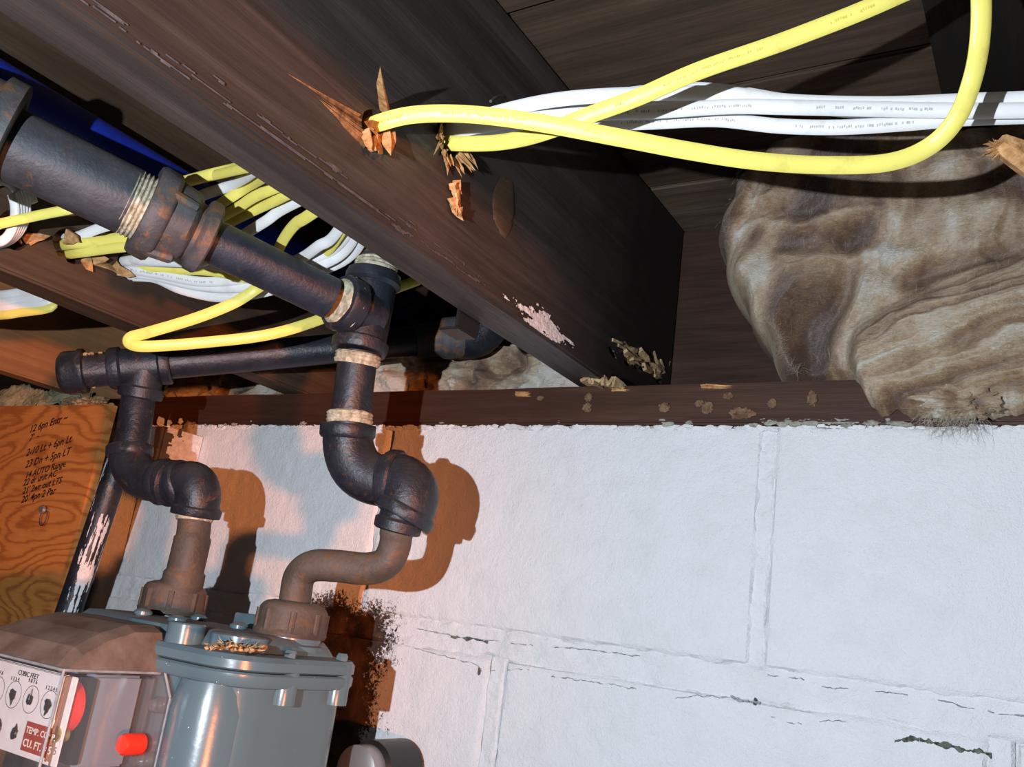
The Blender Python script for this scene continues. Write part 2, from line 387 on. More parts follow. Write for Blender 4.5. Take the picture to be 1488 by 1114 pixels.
# struck mortar of the joints one sees: uneven, smeared over with paint
def joint(lo, hi, nx, nz, seed):
    def f(a, b):
        x = lo[0] + (hi[0] - lo[0]) * a; z = lo[1] + (hi[1] - lo[1]) * b
        if nx > nz: z += .004 * fbm((x * 14, 0, seed)) + (.003 * fbm((x * 60, b * 3, seed)))
        else: x += .002 * fbm((z * 14, 0, seed))
        m = (b if nx > nz else a); e = min(m, 1 - m)
        y = WY + .0019 - .0016 * fbm((x * 30, z * 55, seed)) - .0009 * fbm((x * 120, z * 150, seed)) + .0006 * math.sin(PI * m)
        if e < .12: y += .003 * (1 - e / .12)
        return Vector((x, y, z))
    bm = grid(nx, nz, f)[0]; bmesh.ops.recalc_face_normals(bm, faces=bm.faces); return bm
obj('mortar_joint', joint((-1.2, -.0335), (.5, -.0035), 620, 18, 1.3), M['paint'], wall)
for xx in (-.2115, .1945): obj('mortar_joint', joint((xx - .0095, -.005), (xx + .0095, .19), 14, 110, 4.1), M['paint'], wall)
for xx in (-.4445, -.0385): obj('mortar_joint', joint((xx - .009, -.24), (xx + .009, -.03), 14, 110, 6.7), M['paint'], wall)
# lumpy paint line and squeezed-out mortar under the sill
bm = bmesh.new()
for i in range(900):
    x = random.uniform(-1.02, .3); lump(bm, (x, WY + .001, .1890 + random.uniform(-.003, .0012)), random.uniform(.0008, .0030), (2.0, .55, .9), .8, 1)
tag(obj('paint_ridge', bm, M['paint'], wall), kind='stuff')
bm = bmesh.new()
for i in range(60):
    x = random.uniform(-.215, -.10) if i < 44 else random.uniform(-1.0, -.1); lump(bm, (x, WY - .001, .1915 + random.uniform(-.001, .004)), random.uniform(.0012, .0032), (1.6, .6, .8), .9, 2)
tag(obj('mortar_crumbs', bm, M['mortar'], wall), kind='stuff')
for (u, v, r_) in ((697, 975, .004), (1098, 1020, .003)):
    bm = bmesh.new(); lump(bm, Py(u, v, WY + .001), r_, (.6, .4, 1.3), .6, 2); obj('chipped_spot', bm, M['iron_worn'], wall)

def crack(pts, wd, mt, rag=.0012, thr=-.1):
    p3 = catmull([Py(u, v, WY - .0010) for u, v in pts], 40); bm = bmesh.new(); prev = None
    for i, p in enumerate(p3):
        q = p + Vector((0, 0, rag * fbm((p.x * 90, 1, 2)) + .4 * rag * fbm((p.x * 400, 1, 2)))); ww = wd * max(0, .5 + fbm((p.x * 130, 5, 1)))
        cur = (bm.verts.new(q + Vector((0, .0006, ww))), bm.verts.new(q + Vector((0, -.0003, 0))), bm.verts.new(q + Vector((0, .0006, -ww))))
        if prev and fbm((p.x * 26, 9, 4)) > thr:
            bm.faces.new((prev[0], cur[0], cur[1], prev[1])); bm.faces.new((prev[1], cur[1], cur[2], prev[2]))
        prev = cur
    bmesh.ops.delete(bm, geom=[v for v in bm.verts if not v.link_faces], context='VERTS'); bmesh.ops.recalc_face_normals(bm, faces=bm.faces)
    obj('crack', bm, mt, wall)
crack([(548, 907), (600, 912), (660, 924), (710, 930), (780, 938), (850, 943), (905, 950), (960, 957)], .0006, M['grime'])
crack([(560, 935), (600, 941), (640, 952), (690, 965), (700, 975)], .0006, M['grime'])
crack([(712, 975), (760, 972), (800, 982), (860, 990), (920, 1000), (970, 1015), (1020, 1010), (1100, 1021)], .0006, M['grime'], .0018)
crack([(1115, 980), (1160, 986), (1200, 998), (1240, 1000), (1310, 1008), (1360, 1016), (1410, 1028), (1450, 1036), (1500, 1041)], .0006, M['grime'], .0014)
crack([(1120, 1040), (1160, 1052), (1210, 1046), (1260, 1056)], .0006, M['grime'], .0016)
crack([(1300, 1076), (1330, 1074), (1370, 1082), (1420, 1092), (1440, 1098)], .0026, M['mould'], .0016, -.4)
crack([(655, 925), (680, 927), (708, 932)], .0018, M['mould'], .0012, -.5)
crack([(1060, 1012), (1085, 1018), (1104, 1022)], .0014, M['grime'], .0012, -.5)
# sill plate and rim joist
sill = thing('sill_plate', 'red-brown wooden sill plate lying along the top of the white block wall', 'sill plate', (-.3, WY + .07, .191))
def plank(lo, hi, ax, n=40, amp=.0008):
    lo = Vector(lo); hi = Vector(hi); bm = box(lo, hi, .0022, 2)
    ed = [e for e in bm.edges if abs((e.verts[0].co - e.verts[1].co).normalized()[ax]) > .9 and e.calc_length() > .05]
    bmesh.ops.subdivide_edges(bm, edges=ed, cuts=n, use_grid_fill=False)
    for v in bm.verts:
        v.co += Vector((fbm(v.co * 9), fbm(v.co * 9 + Vector((5, 0, 0))), fbm(v.co * 9 + Vector((0, 5, 0))))) * amp
    return bm
obj('board', plank((-1.95, WY - .002, .191), (.6, WY + .145, ZB), 0, 160), M['sill'], sill)
for (u, v, r_, sc) in ((855, 577, .0036, (1, .5, 1)), (853, 592, .004, (1, .5, 1.1)), (965, 592, .0048, (1, .45, .9)), (1016, 586, .0035, (1.1, .5, .8)), (1028, 592, .0046, (1, .45, 1.1)),
                       (1078, 600, .0058, (1.6, .4, .8)), (1058, 575, .0036, (1.1, .45, .8)), (1180, 579, .0045, (.8, .45, 1.3)), (1122, 586, .0036, (1, .4, 1)), (785, 578, .0028, (1.2, .4, .8))):
    bm = bmesh.new(); lump(bm, Py(u, v, WY - .0035), r_, sc, .7, 3, 2.2); obj('dried_mud_spot', bm, M['mud'], sill)
for (u, v, ln) in ((760, 572, .02), (1030, 562, .028), (900, 566, .018)):
    bm = bmesh.new()
    for k in range(4): shard(bm, Py(u - 12 + random.uniform(0, 8), v + random.uniform(-2, 2), WY - .003), (1, 0, random.uniform(-.1, .1)), ln * random.uniform(.5, 1), .0035, .001)
    obj('splintered_edge', bm, M['torn'], sill)
rim = tag(obj('rim_joist', plank((-1.95, .872, ZB), (.6, .91, ZT), 0, 60), M['rim']), 'dark rim joist standing on the sill behind the joist ends', 'rim joist')
# subfloor boards = ceiling
ceil = tag(obj('ceiling', box((-2.0, -1.2, ZT + .019), (1.2, 1.0, ZT + .03)), M['subfloor']), kind='structure')
for k in range(15):
    y0 = .625 - .145 * (k - 2); cut = [-2.0, random.uniform(-.9, -.6), 1.2]
    if k in (1, 2): cut = [-2.0, 1.2]
    for a, b in zip(cut, cut[1:]):
        dz = random.uniform(0, .0015)
        obj('subfloor_board', plank((a + .001, y0 + .0015, ZT + dz), (b - .001, y0 + .1435, ZT + .019), 0, 30), M['subfloor_light'] if k in (1,) else M['subfloor'], ceil, False)

obj('ledger_board', plank((-.072, -.9, ZT - .016), (.014, .80, ZT), 1, 40), M['tar'], ceil, False)  # added dark board, paints the shadow over the right-hand subfloor

# ---------------------------------------------------------------- joists
def cyl_cut(c, d, r, rough=.12, sc=1.0):
    d = Vector(d).normalized(); c = Vector(c); bm = prof(c - d * .05, c + d * .05, [(0, r), (.25, r), (.5, r), (.75, r), (1, r)], 22)
    for v in bm.verts:
        q = v.co - c; q -= q.dot(d) * d; v.co += q * rough * noise.noise(v.co * 160); v.co.y = c.y + (v.co.y - c.y) * sc
    bmesh.ops.recalc_face_normals(bm, faces=bm.faces)
    return obj('cutter', bm, None)
def joist(x0, x1, label, mt, y1=.870, n=90):
    t = thing('floor_joist', label, 'joist', ((x0 + x1) / 2, -.4, ZB))
    o = obj('beam', plank((x0, -.9, ZB), (x1, y1, ZT), 1, n), mt, t, False)
    return t, o
HA = Px(543, 186, -.358); HB = Px(652, 200, -.358)
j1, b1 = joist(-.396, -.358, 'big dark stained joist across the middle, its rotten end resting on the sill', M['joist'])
bm = bmesh.new()
lump(bm, Px(922, 520, -.357), .016, (.6, 2.3, .75), .9, 3, 1.6); lump(bm, Px(958, 545, -.357), .011, (.9, 1.5, .8), .8, 3, 1.8); lump(bm, Px(893, 512, -.357), .008, (.7, 1.6, .5), .8, 3, 1.8)
t_ = obj('cutter', bm, None)
bm = bmesh.new(); lump(bm, Px(905, 556, -.356), .010, (.7, 2.4, .55), .6, 3, 1.6); t2_ = obj('cutter', bm, None)
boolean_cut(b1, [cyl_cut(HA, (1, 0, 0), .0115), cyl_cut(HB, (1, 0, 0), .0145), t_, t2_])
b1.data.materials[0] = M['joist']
# rotten end: broken tan slabs in the hole, splinters around
def chips(parent, name, specs, mt):
    for (c, d, ln, w_, th) in specs:
        bm = bmesh.new(); shard(bm, c, d, ln, w_, th); obj(name, bm, mt, parent, False)
R_ = []
for (u, v, du, dv, ln, w_) in ((885, 494, 1, .35, .030, .009), (905, 505, 1, .7, .030, .013), (925, 512, .9, 1, .026, .014), (945, 515, .5, 1, .022, .012), (935, 530, 1, .5, .028, .012), (955, 528, .7, .7, .024, .012),
                           (965, 545, 1, -.6, .022, .007), (972, 528, -.2, 1, .018, .008), (915, 522, 1, .2, .03, .009), (950, 548, 1, -.2, .026, .009), (895, 500, 1, .5, .03, .008)):
    a = Px(u, v, -.3592 - random.uniform(0, .002)); b = Px(u + du * 20, v + dv * 20, -.3585)
    R_.append((a, b - a, ln, w_, w_ * .35))
chips(j1, 'rotten_chip', R_, M['rot'])
R_ = []
for k in range(9):
    u = 850 + k * 5.2; a = Pz(u, 549 + .6 * random.random() + k * .6, ZB - .0008); R_.append((a, (random.uniform(-.2, .5), 1, 0), random.uniform(.018, .034), .010, .003))
chips(j1, 'rotten_chip', R_, M['rot'])
bm = bmesh.new()
lump(bm, Px(912, 512, -.3625), .016, (.34, 1.9, .55), .8, 3, 2.2); lump(bm, Px(950, 533, -.3620), .015, (.34, 1.6, .62), .8, 3, 2.4)
tag(obj('rotten_core', bm, M['rot'], j1), 'crumbling tan rotted wood inside the broken end')
bm = bmesh.new(); lump(bm, Px(733, 300, -.3578), .020, (.07, .75, 1.15), .25, 3)
obj('knot', bm, M['joist_side'], j1)
# chalky paint smear on the lower edge
def surf_patch(f, nx, nz, lift, mask):
    bm, V = grid(nx, nz, f)
    bm.faces.ensure_lookup_table()
    kill = [fc for fc in bm.faces if not mask(fc.calc_center_median())]
    bmesh.ops.delete(bm, geom=kill, context='FACES'); bmesh.ops.recalc_face_normals(bm, faces=bm.faces); return bm
ca = Px(795, 498, -.3575)
pc = ca
bm = surf_patch(lambda a, b: Vector((-.3568 + .0006 * fbm((a * 20, b * 20, 1)), pc.y - .075 + .13 * a, ZB + .0015 + .034 * b)), 110, 40, 0,
    lambda c: fbm((c.y * 90, c.z * 260, 3)) * .55 + .62 - abs(c.y - pc.y + .01) / .07 - abs(c.z - (ZB + .009) ) / .018 > 0)
obj('paint_smear', bm, M['chalk'], j1)
bm = surf_patch(lambda a, b: Vector((-.3574, .0 + .50 * a, ZB + .0018 + .022 * b)), 260, 24, 0,
    lambda c: fbm((c.y * 26, c.z * 330, 5)) * .8 - .12 - abs(c.z - (ZB + .007)) / .02 > 0)
tag(obj('scuff', bm, M['scuff'], j1), 'grey scuff marks along the lower edge')
# torn wood at the two cable holes, upright splinters, hanging chip, bent nail
def px1(u, v, lift=0.0): return Px(u, v, -.3575 + lift)
R_ = [(px1(560, 165), px1(549, 78, .045) - px1(560, 165), .062, .007, .002), (px1(552, 185, .001), px1(513, 165, .02) - px1(552, 185), .03, .006, .002), (px1(547, 195, .001), px1(520, 168, .012) - px1(547, 195), .026, .005, .002),
      (px1(548, 200, .001), px1(552, 232, .012) - px1(548, 200), .022, .010, .003), (px1(558, 195, .001), px1(566, 234, .014) - px1(558, 195), .024, .009, .003), (px1(566, 190, .002), px1(572, 228, .01) - px1(566, 190), .02, .007, .002),
      (px1(530, 190, .001), px1(536, 225, .01) - px1(530, 190), .020, .007, .002), (px1(540, 205, .001), px1(543, 229, .012) - px1(540, 205), .018, .008, .003)]
chips(j1, 'splinter', R_, M['torn'])
R_ = []
for k in range(7):
    s = k / 6; a = px1(522 + s * 8, 168 + s * 44, .0006); b = px1(412 + s * 50, 102 + s * 40, -.0004)
    R_.append((a, b - a, (b - a).length * random.uniform(.55, 1.0), .0026, .0012))
chips(j1, 'torn_sliver', R_, M['torn_dark'])
R_ = []
for k in range(26):
    a_ = random.uniform(.1, 2.9); c0 = px1(655, 200, .0005); off = Vector((0, math.cos(a_) * .013, -abs(math.sin(a_)) * .014))
    R_.append((c0 + off, off.normalized() + Vector((random.uniform(.1, .9), random.uniform(-.4, .4), -.3)), random.uniform(.008, .018), random.uniform(.002, .005), .0014))
for k in range(8): R_.append((px1(640, 185 + k * 4, .0005), Vector((random.uniform(.3, .8), -.5, random.uniform(-.5, .5))), .01, .003, .001))
R_.append((px1(678, 219, .002), px1(693, 241, .006) - px1(678, 219), .016, .003, .001))
chips(j1, 'splinter', R_, M['torn'])
bm = bmesh.new()
for k in range(12):
    a = px1(661 + random.uniform(-6, 8), 262 + k * 3.6, .003 + .001 * (k % 3)); shard(bm, a, px1(668 + random.uniform(-6, 8), 330, .006) - a, random.uniform(.008, .013), .0058, .002)
tag(obj('hanging_chip', bm, M['torn'], j1, False), 'tan splintered chip hanging below the cable hole')
obj('bent_nail', tube(catmull([px1(738, 152, -.004), px1(736, 146, .006), px1(732, 140, .012), px1(722, 141, .016), px1(713, 147, .019)]), .0011, 8), M['rusty'], j1)
# other joists
j2, b2 = joist(-.794, -.756, 'dark joist left of the black gas pipes, drilled for cable bundles, lower edge lit orange', [M['joist_side']])
HC = Px(106, 357, -.756); HD = Px(188, 386, -.756); HE = Px(20, 335, -.756)
boolean_cut(b2, [cyl_cut(HC, (1, 0, 0), .0165, .2, 1.15), cyl_cut(HD, (1, 0, 0), .014), cyl_cut(HE, (1, 0, 0), .0165)])
R_ = []
for (u, v) in ((24, 343), (34, 347), (44, 350), (125, 376), (135, 378), (142, 380), (165, 385), (170, 392), (96, 340), (97, 348)):
    R_.append((Px(u, v, -.7565), Vector((random.uniform(.2, .7), random.uniform(-.2, 1), random.uniform(-.6, .2))), random.uniform(.012, .022), .010, .003))
chips(j2, 'splinter', R_, M['torn'])
j0, b0 = joist(-1.20, -1.168, 'bare orange-lit joist at far left above the plywood panel', [M['joist_orange']])
j3, b3 = joist(.016, .054, 'joist at the right edge of the frame with a torn light wood end', [M['joist_side']])
cw = P(1488, 222, .50)
R_ = []
for k in range(22):
    tip = P(1424 + random.uniform(0, 24), 206 + random.uniform(-6, 28), .49 + random.uniform(-.006, .006)); base = P(1462 + random.uniform(-6, 4), 206 + random.uniform(-2, 16), .49)
    R_.append((base, tip - base, (tip - base).length, .0028, .0012))
chips(j3, 'splinter', R_, M['torn'])
bm = bmesh.new(); sweep(bm, [P(1452, 207, .49), P(1470, 218, .49), P(1500, 236, .492), P(1540, 262, .50), Vector((.018, .36, .27))], [.0055, .0075, .009, .010, .010], 6, None, None)
obj('broken_strip', bm, M['torn'], j3, False)

# ---------------------------------------------------------------- insulation
n = N('fibreglass'); co = n.coords(); vc = n.node('ShaderNodeAttribute'); vc.attribute_name = 'fibre'
wv = n.noise(n.coords((1, 1, 2.2), (0, .5, 0)), 55, 9, .78, 1.6); fine = n.noise(n.coords((1, 1, 3), (0, .4, 0)), 240, 5, .75, 1.2)
k = n.math('ADD', n.math('MULTIPLY', vc.outputs['Fac'], .80), n.math('MULTIPLY', wv, .46))
k = n.math('ADD', k, n.math('MULTIPLY', n.math('SUBTRACT', fine, .5), .55))
col = n.ramp(k, [(.28, (.11, .050, .020)), (.47, (.27, .150, .072)), (.62, (.47, .300, .160)), (.78, (.70, .53, .34)), (.96, (.86, .80, .68))])
n.bump(n.math('ADD', n.math('MULTIPLY', wv, 1.0), n.math('MULTIPLY', fine, 1.0)), .9, .004)
M['wool'] = n.out(col, .95, 0, .10); n.b.inputs['Sheen Weight'].default_value = .25
def sstep(a, b, x):
    x = max(0, min(1, (x - a) / (b - a))); return x * x * (3 - 2 * x)
def ins_left(z): # left outline
    pts = ((.20, -.205), (.25, -.222), (.30, -.250), (.34, -.276), (.38, -.290), (.42, -.276), (.456, -.250), (.5, -.24))
    for (a, b), (c, d) in zip(pts, pts[1:]):
        if z <= c: return b + (d - b) * sstep(a, c, z) + .004 * math.sin(z * 140)
    return -.24
def wool_shape(x, z):
    """front y of the big batt and a fibre tone"""
    w1 = fbm((x * 6, z * 6, 1.7), 3); w2 = fbm((x * 6 + 5, z * 6, 4.2), 3)
    px, pz = x + .045 * w1, z + .045 * w2
    r = 1 - abs(fbm((px * 12, pz * 9, 2.5), 4)) * 1.6
    f = fbm((px * 60, pz * 34, 5.5), 4)
    y = .725 + .018 * w1 - .009 * (r - .5) - .0022 * f
    tone = .50 + .55 * fbm((px * 17 + 9, pz * 12, 7.7), 4) + .16 * (r - .5) + .20 * f
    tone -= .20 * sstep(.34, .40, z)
    # vertical pleats at the left side
    pl = math.sin((px + .12 * (z - .3)) * 190) * sstep(-.17, -.23, x)
    y += .0025 * pl; tone += .14 * pl
    # deep valley between the left body and the rolled lip, and pocket folds
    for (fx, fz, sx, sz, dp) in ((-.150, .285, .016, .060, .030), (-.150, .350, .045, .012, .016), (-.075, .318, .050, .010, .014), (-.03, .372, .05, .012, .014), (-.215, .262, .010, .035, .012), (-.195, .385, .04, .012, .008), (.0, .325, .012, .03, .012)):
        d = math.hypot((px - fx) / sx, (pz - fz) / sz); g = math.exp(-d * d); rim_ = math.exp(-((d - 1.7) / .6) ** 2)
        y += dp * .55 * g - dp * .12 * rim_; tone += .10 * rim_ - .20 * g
    # rolled, layered lip at lower right: strata swing up towards the right
    s = max(0, x + .15); zc = .226 + .62 * s - 1.6 * s * s + .006 * w2
    k = sstep(-.150, -.128, x + .10 * (z - .22)) * (1 - sstep(.020, .060, z - zc))
    q = z - zc + .010 * fbm((x * 16, z * 30, 3.3), 3)
    lay = fbm((x * 5 + 2.0 * q, q * 95, 6.1), 4) * 1.5
    y2 = .680 + 3.5 * max(0, q) ** 1.5 - .0035 * lay + .006 * w1 + .25 * max(0, -q) + .03 * max(0, -x - .13)
    y = y * (1 - k) + k * y2
    tone = tone * (1 - k) + k * (.52 + .26 * lay + .16 * f)
    return y, tone
def batt(x1, zlow, zhigh, left, shape, backy, nx, nz, name, parent, spill=False):
    tones = {}
    def f(a, b):
        z = zlow + (zhigh - zlow) * b
        xl = left(z); x = xl + (x1 - xl) * a
        z0 = z
        if spill:  # only the lip hangs below the sill top
            zf = ZB + .002 if x < -.15 else ZB + .002 - .034 * sstep(-.15, -.115, x) + .010 * fbm((x * 40, 0, 3)) - .0 * x
            z = zf + (zhigh - zf) * b
        y, tone = shape(x, z)
        e = min(a / .12, 1); e2 = min(b / .055, 1)
        e = math.sqrt(max(0, 1 - (1 - e) ** 2)); e2 = math.sqrt(max(0, 1 - (1 - e2) ** 2))
        by = backy
        y = by + (y - by) * e
        if b < .055:
            lim = WY - .004 if z < ZB + .001 and spill else by
            y = lim + (y - lim) * e2
        co = Vector((x, y, z)); tones[(round(a * nx), round(b * nz))] = tone
        return co
    bm, V = grid(nx, nz, f)
    o_tones = [tones[(i, j)] for j in range(nz + 1) for i in range(nx + 1)]
    # close the back
    bmesh.ops.recalc_face_normals(bm, faces=bm.faces)
    o = obj(name, bm, M['wool'], parent)
    at = o.data.attributes.new('fibre', 'FLOAT', 'POINT')
    for i, t in enumerate(o_tones): at.data[i].value = t
    return o
wool = thing('insulation_batt', 'bulging brown and cream fibreglass batt stuffed between joists above the sill at right', 'insulation', (-.12, .78, ZB))
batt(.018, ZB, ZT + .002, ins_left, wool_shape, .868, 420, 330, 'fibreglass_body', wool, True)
# loose fibres
def strands(n_, place, ln, r=.00022, curl=.5):
    bm = bmesh.new()
    for k in range(n_):
        p, d = place(); p = Vector(p); d = Vector(d).normalized(); pts = [p]; L_ = ln * random.uniform(.4, 1.3)
        for j in range(5):
            d = (d + Vector([random.uniform(-curl, curl) for _ in range(3)])).normalized(); pts.append(pts[-1] + d * L_ / 5)
        sweep(bm, pts, [r, r, r, r, r * .7, r * .3], 3, caps=False)
    return bm
def pale(o):
    at = o.data.attributes.new('fibre', 'FLOAT', 'POINT')
    for d in at.data: d.value = .80
    return o
def pl1():
    x = random.uniform(-.27, .01); z = random.uniform(ZB + .01, ZT - .02)
    if x < ins_left(z) + .02: x = ins_left(z) + .025
    y, _ = wool_shape(x, z); return (x, y - .0005, z), (random.uniform(-.2, 1), -.35, random.uniform(-.6, .9))
tag(pale(obj('loose_fibres', strands(1500, pl1, .009, .00006, .3), M['wool'], wool)), kind='stuff')
def pl2():
    c = Py(random.uniform(1350, 1425), random.uniform(580, 602), .700); return c, (random.uniform(-.9, .2), -.1, -1)
tag(pale(obj('fibre_tuft', strands(300, pl2, .024, .00010, .6), M['wool'], wool)), kind='stuff')
bm = bmesh.new()
for (u, v, r_, sc) in ((1395, 582, .014, (1.5, .45, .6)), (1375, 600, .007, (2.2, .5, .4)), (1412, 594, .009, (1.5, .5, .5))): lump(bm, Py(u, v, .700), r_, sc, 1.1, 4, 2.0)
o = obj('hanging_wad', bm, M['wool'], wool)
at = o.data.attributes.new('fibre', 'FLOAT', 'POINT')
for i, v in enumerate(o.data.vertices): at.data[i].value = .55 + .5 * fbm((v.co.x * 60, v.co.z * 60, 2))
def small_batt(label, x0, x1, yfront, seed, z1=ZB + .12):
    t = thing('insulation_batt', label, 'insulation', ((x0 + x1) / 2, .8, ZB))
    def sh(x, z):
        r = 1 - abs(fbm((x * 16, z * 20, seed), 5)) * 1.7
        return yfront - .02 * (r - .5) + .012 * fbm((x * 9, z * 9, seed + 1)), .62 + .7 * fbm((x * 22, z * 22, seed + 3), 5)
    batt(x1, ZB + .001, z1, lambda z: x0, sh, .868, 110, 60, 'fibreglass_body', t); return t
small_batt('pale insulation on the sill between the two dark joists, behind the black riser', -.752, -.40, .79, 3.3, ZB + .075)
small_batt('orange-lit insulation on the sill behind the left end of the horizontal pipe', -1.162, -.80, .80, 6.1, ZB + .085)

# ---------------------------------------------------------------- cables
HINT = (0.35, -.80, -.40)
def cable(kind, label, pts, group=None, n=10, w_=.0052, h_=.0023, print_at=None, hint=HINT):
    pts3 = catmull([P(*p) if len(p) == 3 and not isinstance(p, Vector) else p for p in pts], n)
    bm = bmesh.new(); sweep(bm, pts3, w_, 14, hint, h_); bmesh.ops.recalc_face_normals(bm, faces=bm.faces)
    t = obj(kind + '_cable', bm, M[kind]); tag(t, label, 'cable', group)
    if print_at:   # worn printing on the sheath: little raised ink dashes
        bm = bmesh.new(); fr_ = frames(pts3, hint)
        a_, b_ = print_at; i0 = int(a_ * len(pts3)); i1 = int(b_ * len(pts3))
        for i in range(i0, min(i1, len(pts3) - 2)):
            for s in range(3):
                if random.random() < (.3 if (i // 9) % 3 else 1.0): continue
                p = pts3[i].lerp(pts3[i + 1], s / 3); nn, bb = fr_[i]; tt = (pts3[i + 1] - pts3[i]).normalized()
                hh = .0008; ww = random.uniform(.0003, .0007)
                q = p + nn * (h_ * 1.005 + .00005) + bb * random.uniform(-.0004, .0004)
                vs_ = [bm.verts.new(q + bb * sy * hh + tt * sx * ww) for sx, sy in ((-1, -1), (1, -1), (1, 1), (-1, 1))]
                bm.faces.new(vs_)
        if len(bm.verts): tag(obj('printing', bm, M['print' if kind == 'white' else 'print_yellow'], t, False), kind='stuff')
    return t
yel = [(515, 192, .60), (543, 181, .553), (600, 167, .545), (680, 166, .54), (780, 178, .535), (900, 200, .53), (1000, 219, .53), (1100, 234, .53), (1200, 240, .53), (1290, 236, .525), (1350, 213, .52), (1390, 172, .51), (1413, 115, .505), (1424, 55, .495), (1425, -20, .49), (1415, -120, .50), (1400, -250, .51)]
cable('yellow', 'yellow cable sagging in a long curve from the splintered hole, then rising at far right', yel, None, 14, .0054, .0026, (.04, .3))
yel2 = [(625, 205, .66), (652, 208, .622), (712, 208, .60), (760, 201, .58), (803, 188, .56), (860, 166, .55), (928, 141, .54), (1018, 102, .53), (1150, 56, .52), (1298, -4, .51), (1420, -70, .51), (1500, -210, .53)]
cable('yellow', 'yellow cable climbing over the white bundle to the top edge of the frame', yel2, None, 14, .0054, .0026, (.5, .8))
wd = [
 ('topmost white cable of the bundle right of the big joist', [(630, 190, .67), (655, 184, .63), (720, 164, .62), (790, 148, .61), (860, 140, .60), (960, 136, .60), (1050, 136, .59), (1130, 146, .585), (1200, 150, .58), (1300, 151, .57), (1400, 147, .56), (1488, 144, .55), (1560, 142, .54)]),
 ('white cable arching highest at the middle of the white bundle', [(630, 194, .675), (655, 189, .635), (740, 172, .63), (820, 154, .62), (900, 139, .615), (990, 130, .61), (1060, 134, .605), (1140, 147, .60), (1230, 158, .59), (1330, 160, .58), (1420, 156, .565), (1500, 154, .555), (1570, 152, .54)]),
 ('white cable running straight through the middle of the bundle', [(630, 196, .67), (655, 191, .63), (750, 176, .615), (850, 166, .605), (950, 162, .595), (1060, 155, .585), (1150, 156, .575), (1250, 158, .57), (1350, 160, .56), (1430, 161, .55), (1520, 160, .54), (1580, 160, .535)]),
 ('lowest white cable of the bundle, sagging below the others', [(630, 200, .675), (655, 194, .64), (745, 181, .63), (850, 180, .62), (940, 178, .61), (1040, 174, .60), (1130, 183, .59), (1220, 185, .58), (1320, 179, .57), (1400, 172, .56), (1500, 168, .55), (1570, 164, .54)]),
 ('white cable half hidden behind the bundle near the joist hole', [(630, 202, .68), (655, 198, .645), (740, 188, .64), (830, 176, .635), (900, 166, .63), (1000, 152, .62), (1080, 150, .61), (1160, 153, .605), (1250, 162, .60), (1350, 168, .59), (1450, 166, .57), (1560, 160, .555)])]
for lb, p in wd: cable('white', lb, p, None, 10, .0050, .0028, (.3, .8) if 'straight' in lb or 'lowest' in lb else None)
# bundle through the bay between the joists, behind the depth pipe
G1 = [
 ('yellow', 'single yellow cable crossing highest above the rusty reducer', [(60, 300, .84), (120, 293, .81), (190, 281, .78), (250, 268, .76), (300, 255, .74), (350, 243, .72), (420, 225, .68)]),
 ('white', 'grey-white cable just below the highest yellow one, mostly in shadow', [(60, 330, .86), (97, 347, .81), (150, 330, .80), (220, 312, .79), (290, 285, .77), (350, 262, .74), (400, 245, .70)]),
 ('yellow', 'upper yellow cable of the pair leaving the torn joist hole', [(70, 358, .85), (99, 355, .805), (150, 350, .80), (220, 338, .79), (290, 315, .78), (330, 290, .76), (372, 264, .73), (410, 240, .69)]),
 ('yellow', 'lower yellow cable of the pair leaving the torn joist hole', [(75, 372, .86), (106, 368, .812), (150, 362, .80), (220, 352, .79), (300, 325, .78), (345, 302, .76), (392, 276, .73), (430, 250, .69)]),
 ('yellow', 'third yellow cable curving under the joist beside the pair', [(80, 352, .87), (108, 348, .83), (180, 345, .82), (260, 345, .80), (320, 328, .785), (370, 305, .76), (412, 285, .73), (450, 260, .69)]),
 ('white', 'white cable with brown shaded end beside the yellow curves', [(170, 374, .90), (184, 376, .845), (240, 380, .82), (300, 378, .80), (340, 350, .785), (385, 322, .76), (424, 297, .74), (470, 270, .70)]),
 ('white', 'white printed cable running flat from the second joist hole', [(165, 380, .90), (180, 379, .846), (240, 381, .83), (300, 385, .82), (370, 392, .80), (430, 378, .785), (462, 358, .76), (492, 334, .74), (540, 305, .70)]),
 ('yellow', 'thin yellow strip of cable lying among the white ones', [(165, 390, .90), (190, 388, .85), (250, 391, .835), (310, 394, .82), (370, 404, .81), (430, 388, .80), (480, 360, .77), (530, 330, .73)]),
 ('white', 'white cable with dark printing below the thin yellow strip', [(165, 392, .91), (184, 391, .852), (230, 398, .84), (290, 409, .83), (350, 406, .82), (410, 396, .81), (455, 378, .785), (500, 346, .76), (550, 315, .72)]),
 ('white', 'white cable second from the bottom of the sagging bundle', [(165, 394, .92), (184, 396, .856), (225, 401, .845), (280, 414, .835), (340, 418, .825), (400, 410, .81), (460, 388, .785), (512, 350, .76), (560, 320, .72)]),
 ('white', 'lowest white cable of the sagging bundle left of the riser', [(165, 398, .92), (186, 401, .86), (225, 404, .85), (262, 420, .845), (310, 431, .84), (350, 430, .83), (400, 420, .82), (455, 398, .80), (520, 360, .77), (570, 330, .73)])]
for gi, (kd, lb, p) in enumerate(G1):
    hole = HA if gi < 3 else HB; a_ = gi * 2.4; p[-1] = hole + Vector((-.052, math.cos(a_) * .007, math.sin(a_) * .007)); p.append(hole + Vector((-.022, math.cos(a_) * .007, math.sin(a_) * .007)))
    cable(kd, lb, p, None, 8, .0048, .0026, (.15, .6) if 'print' in lb else None)
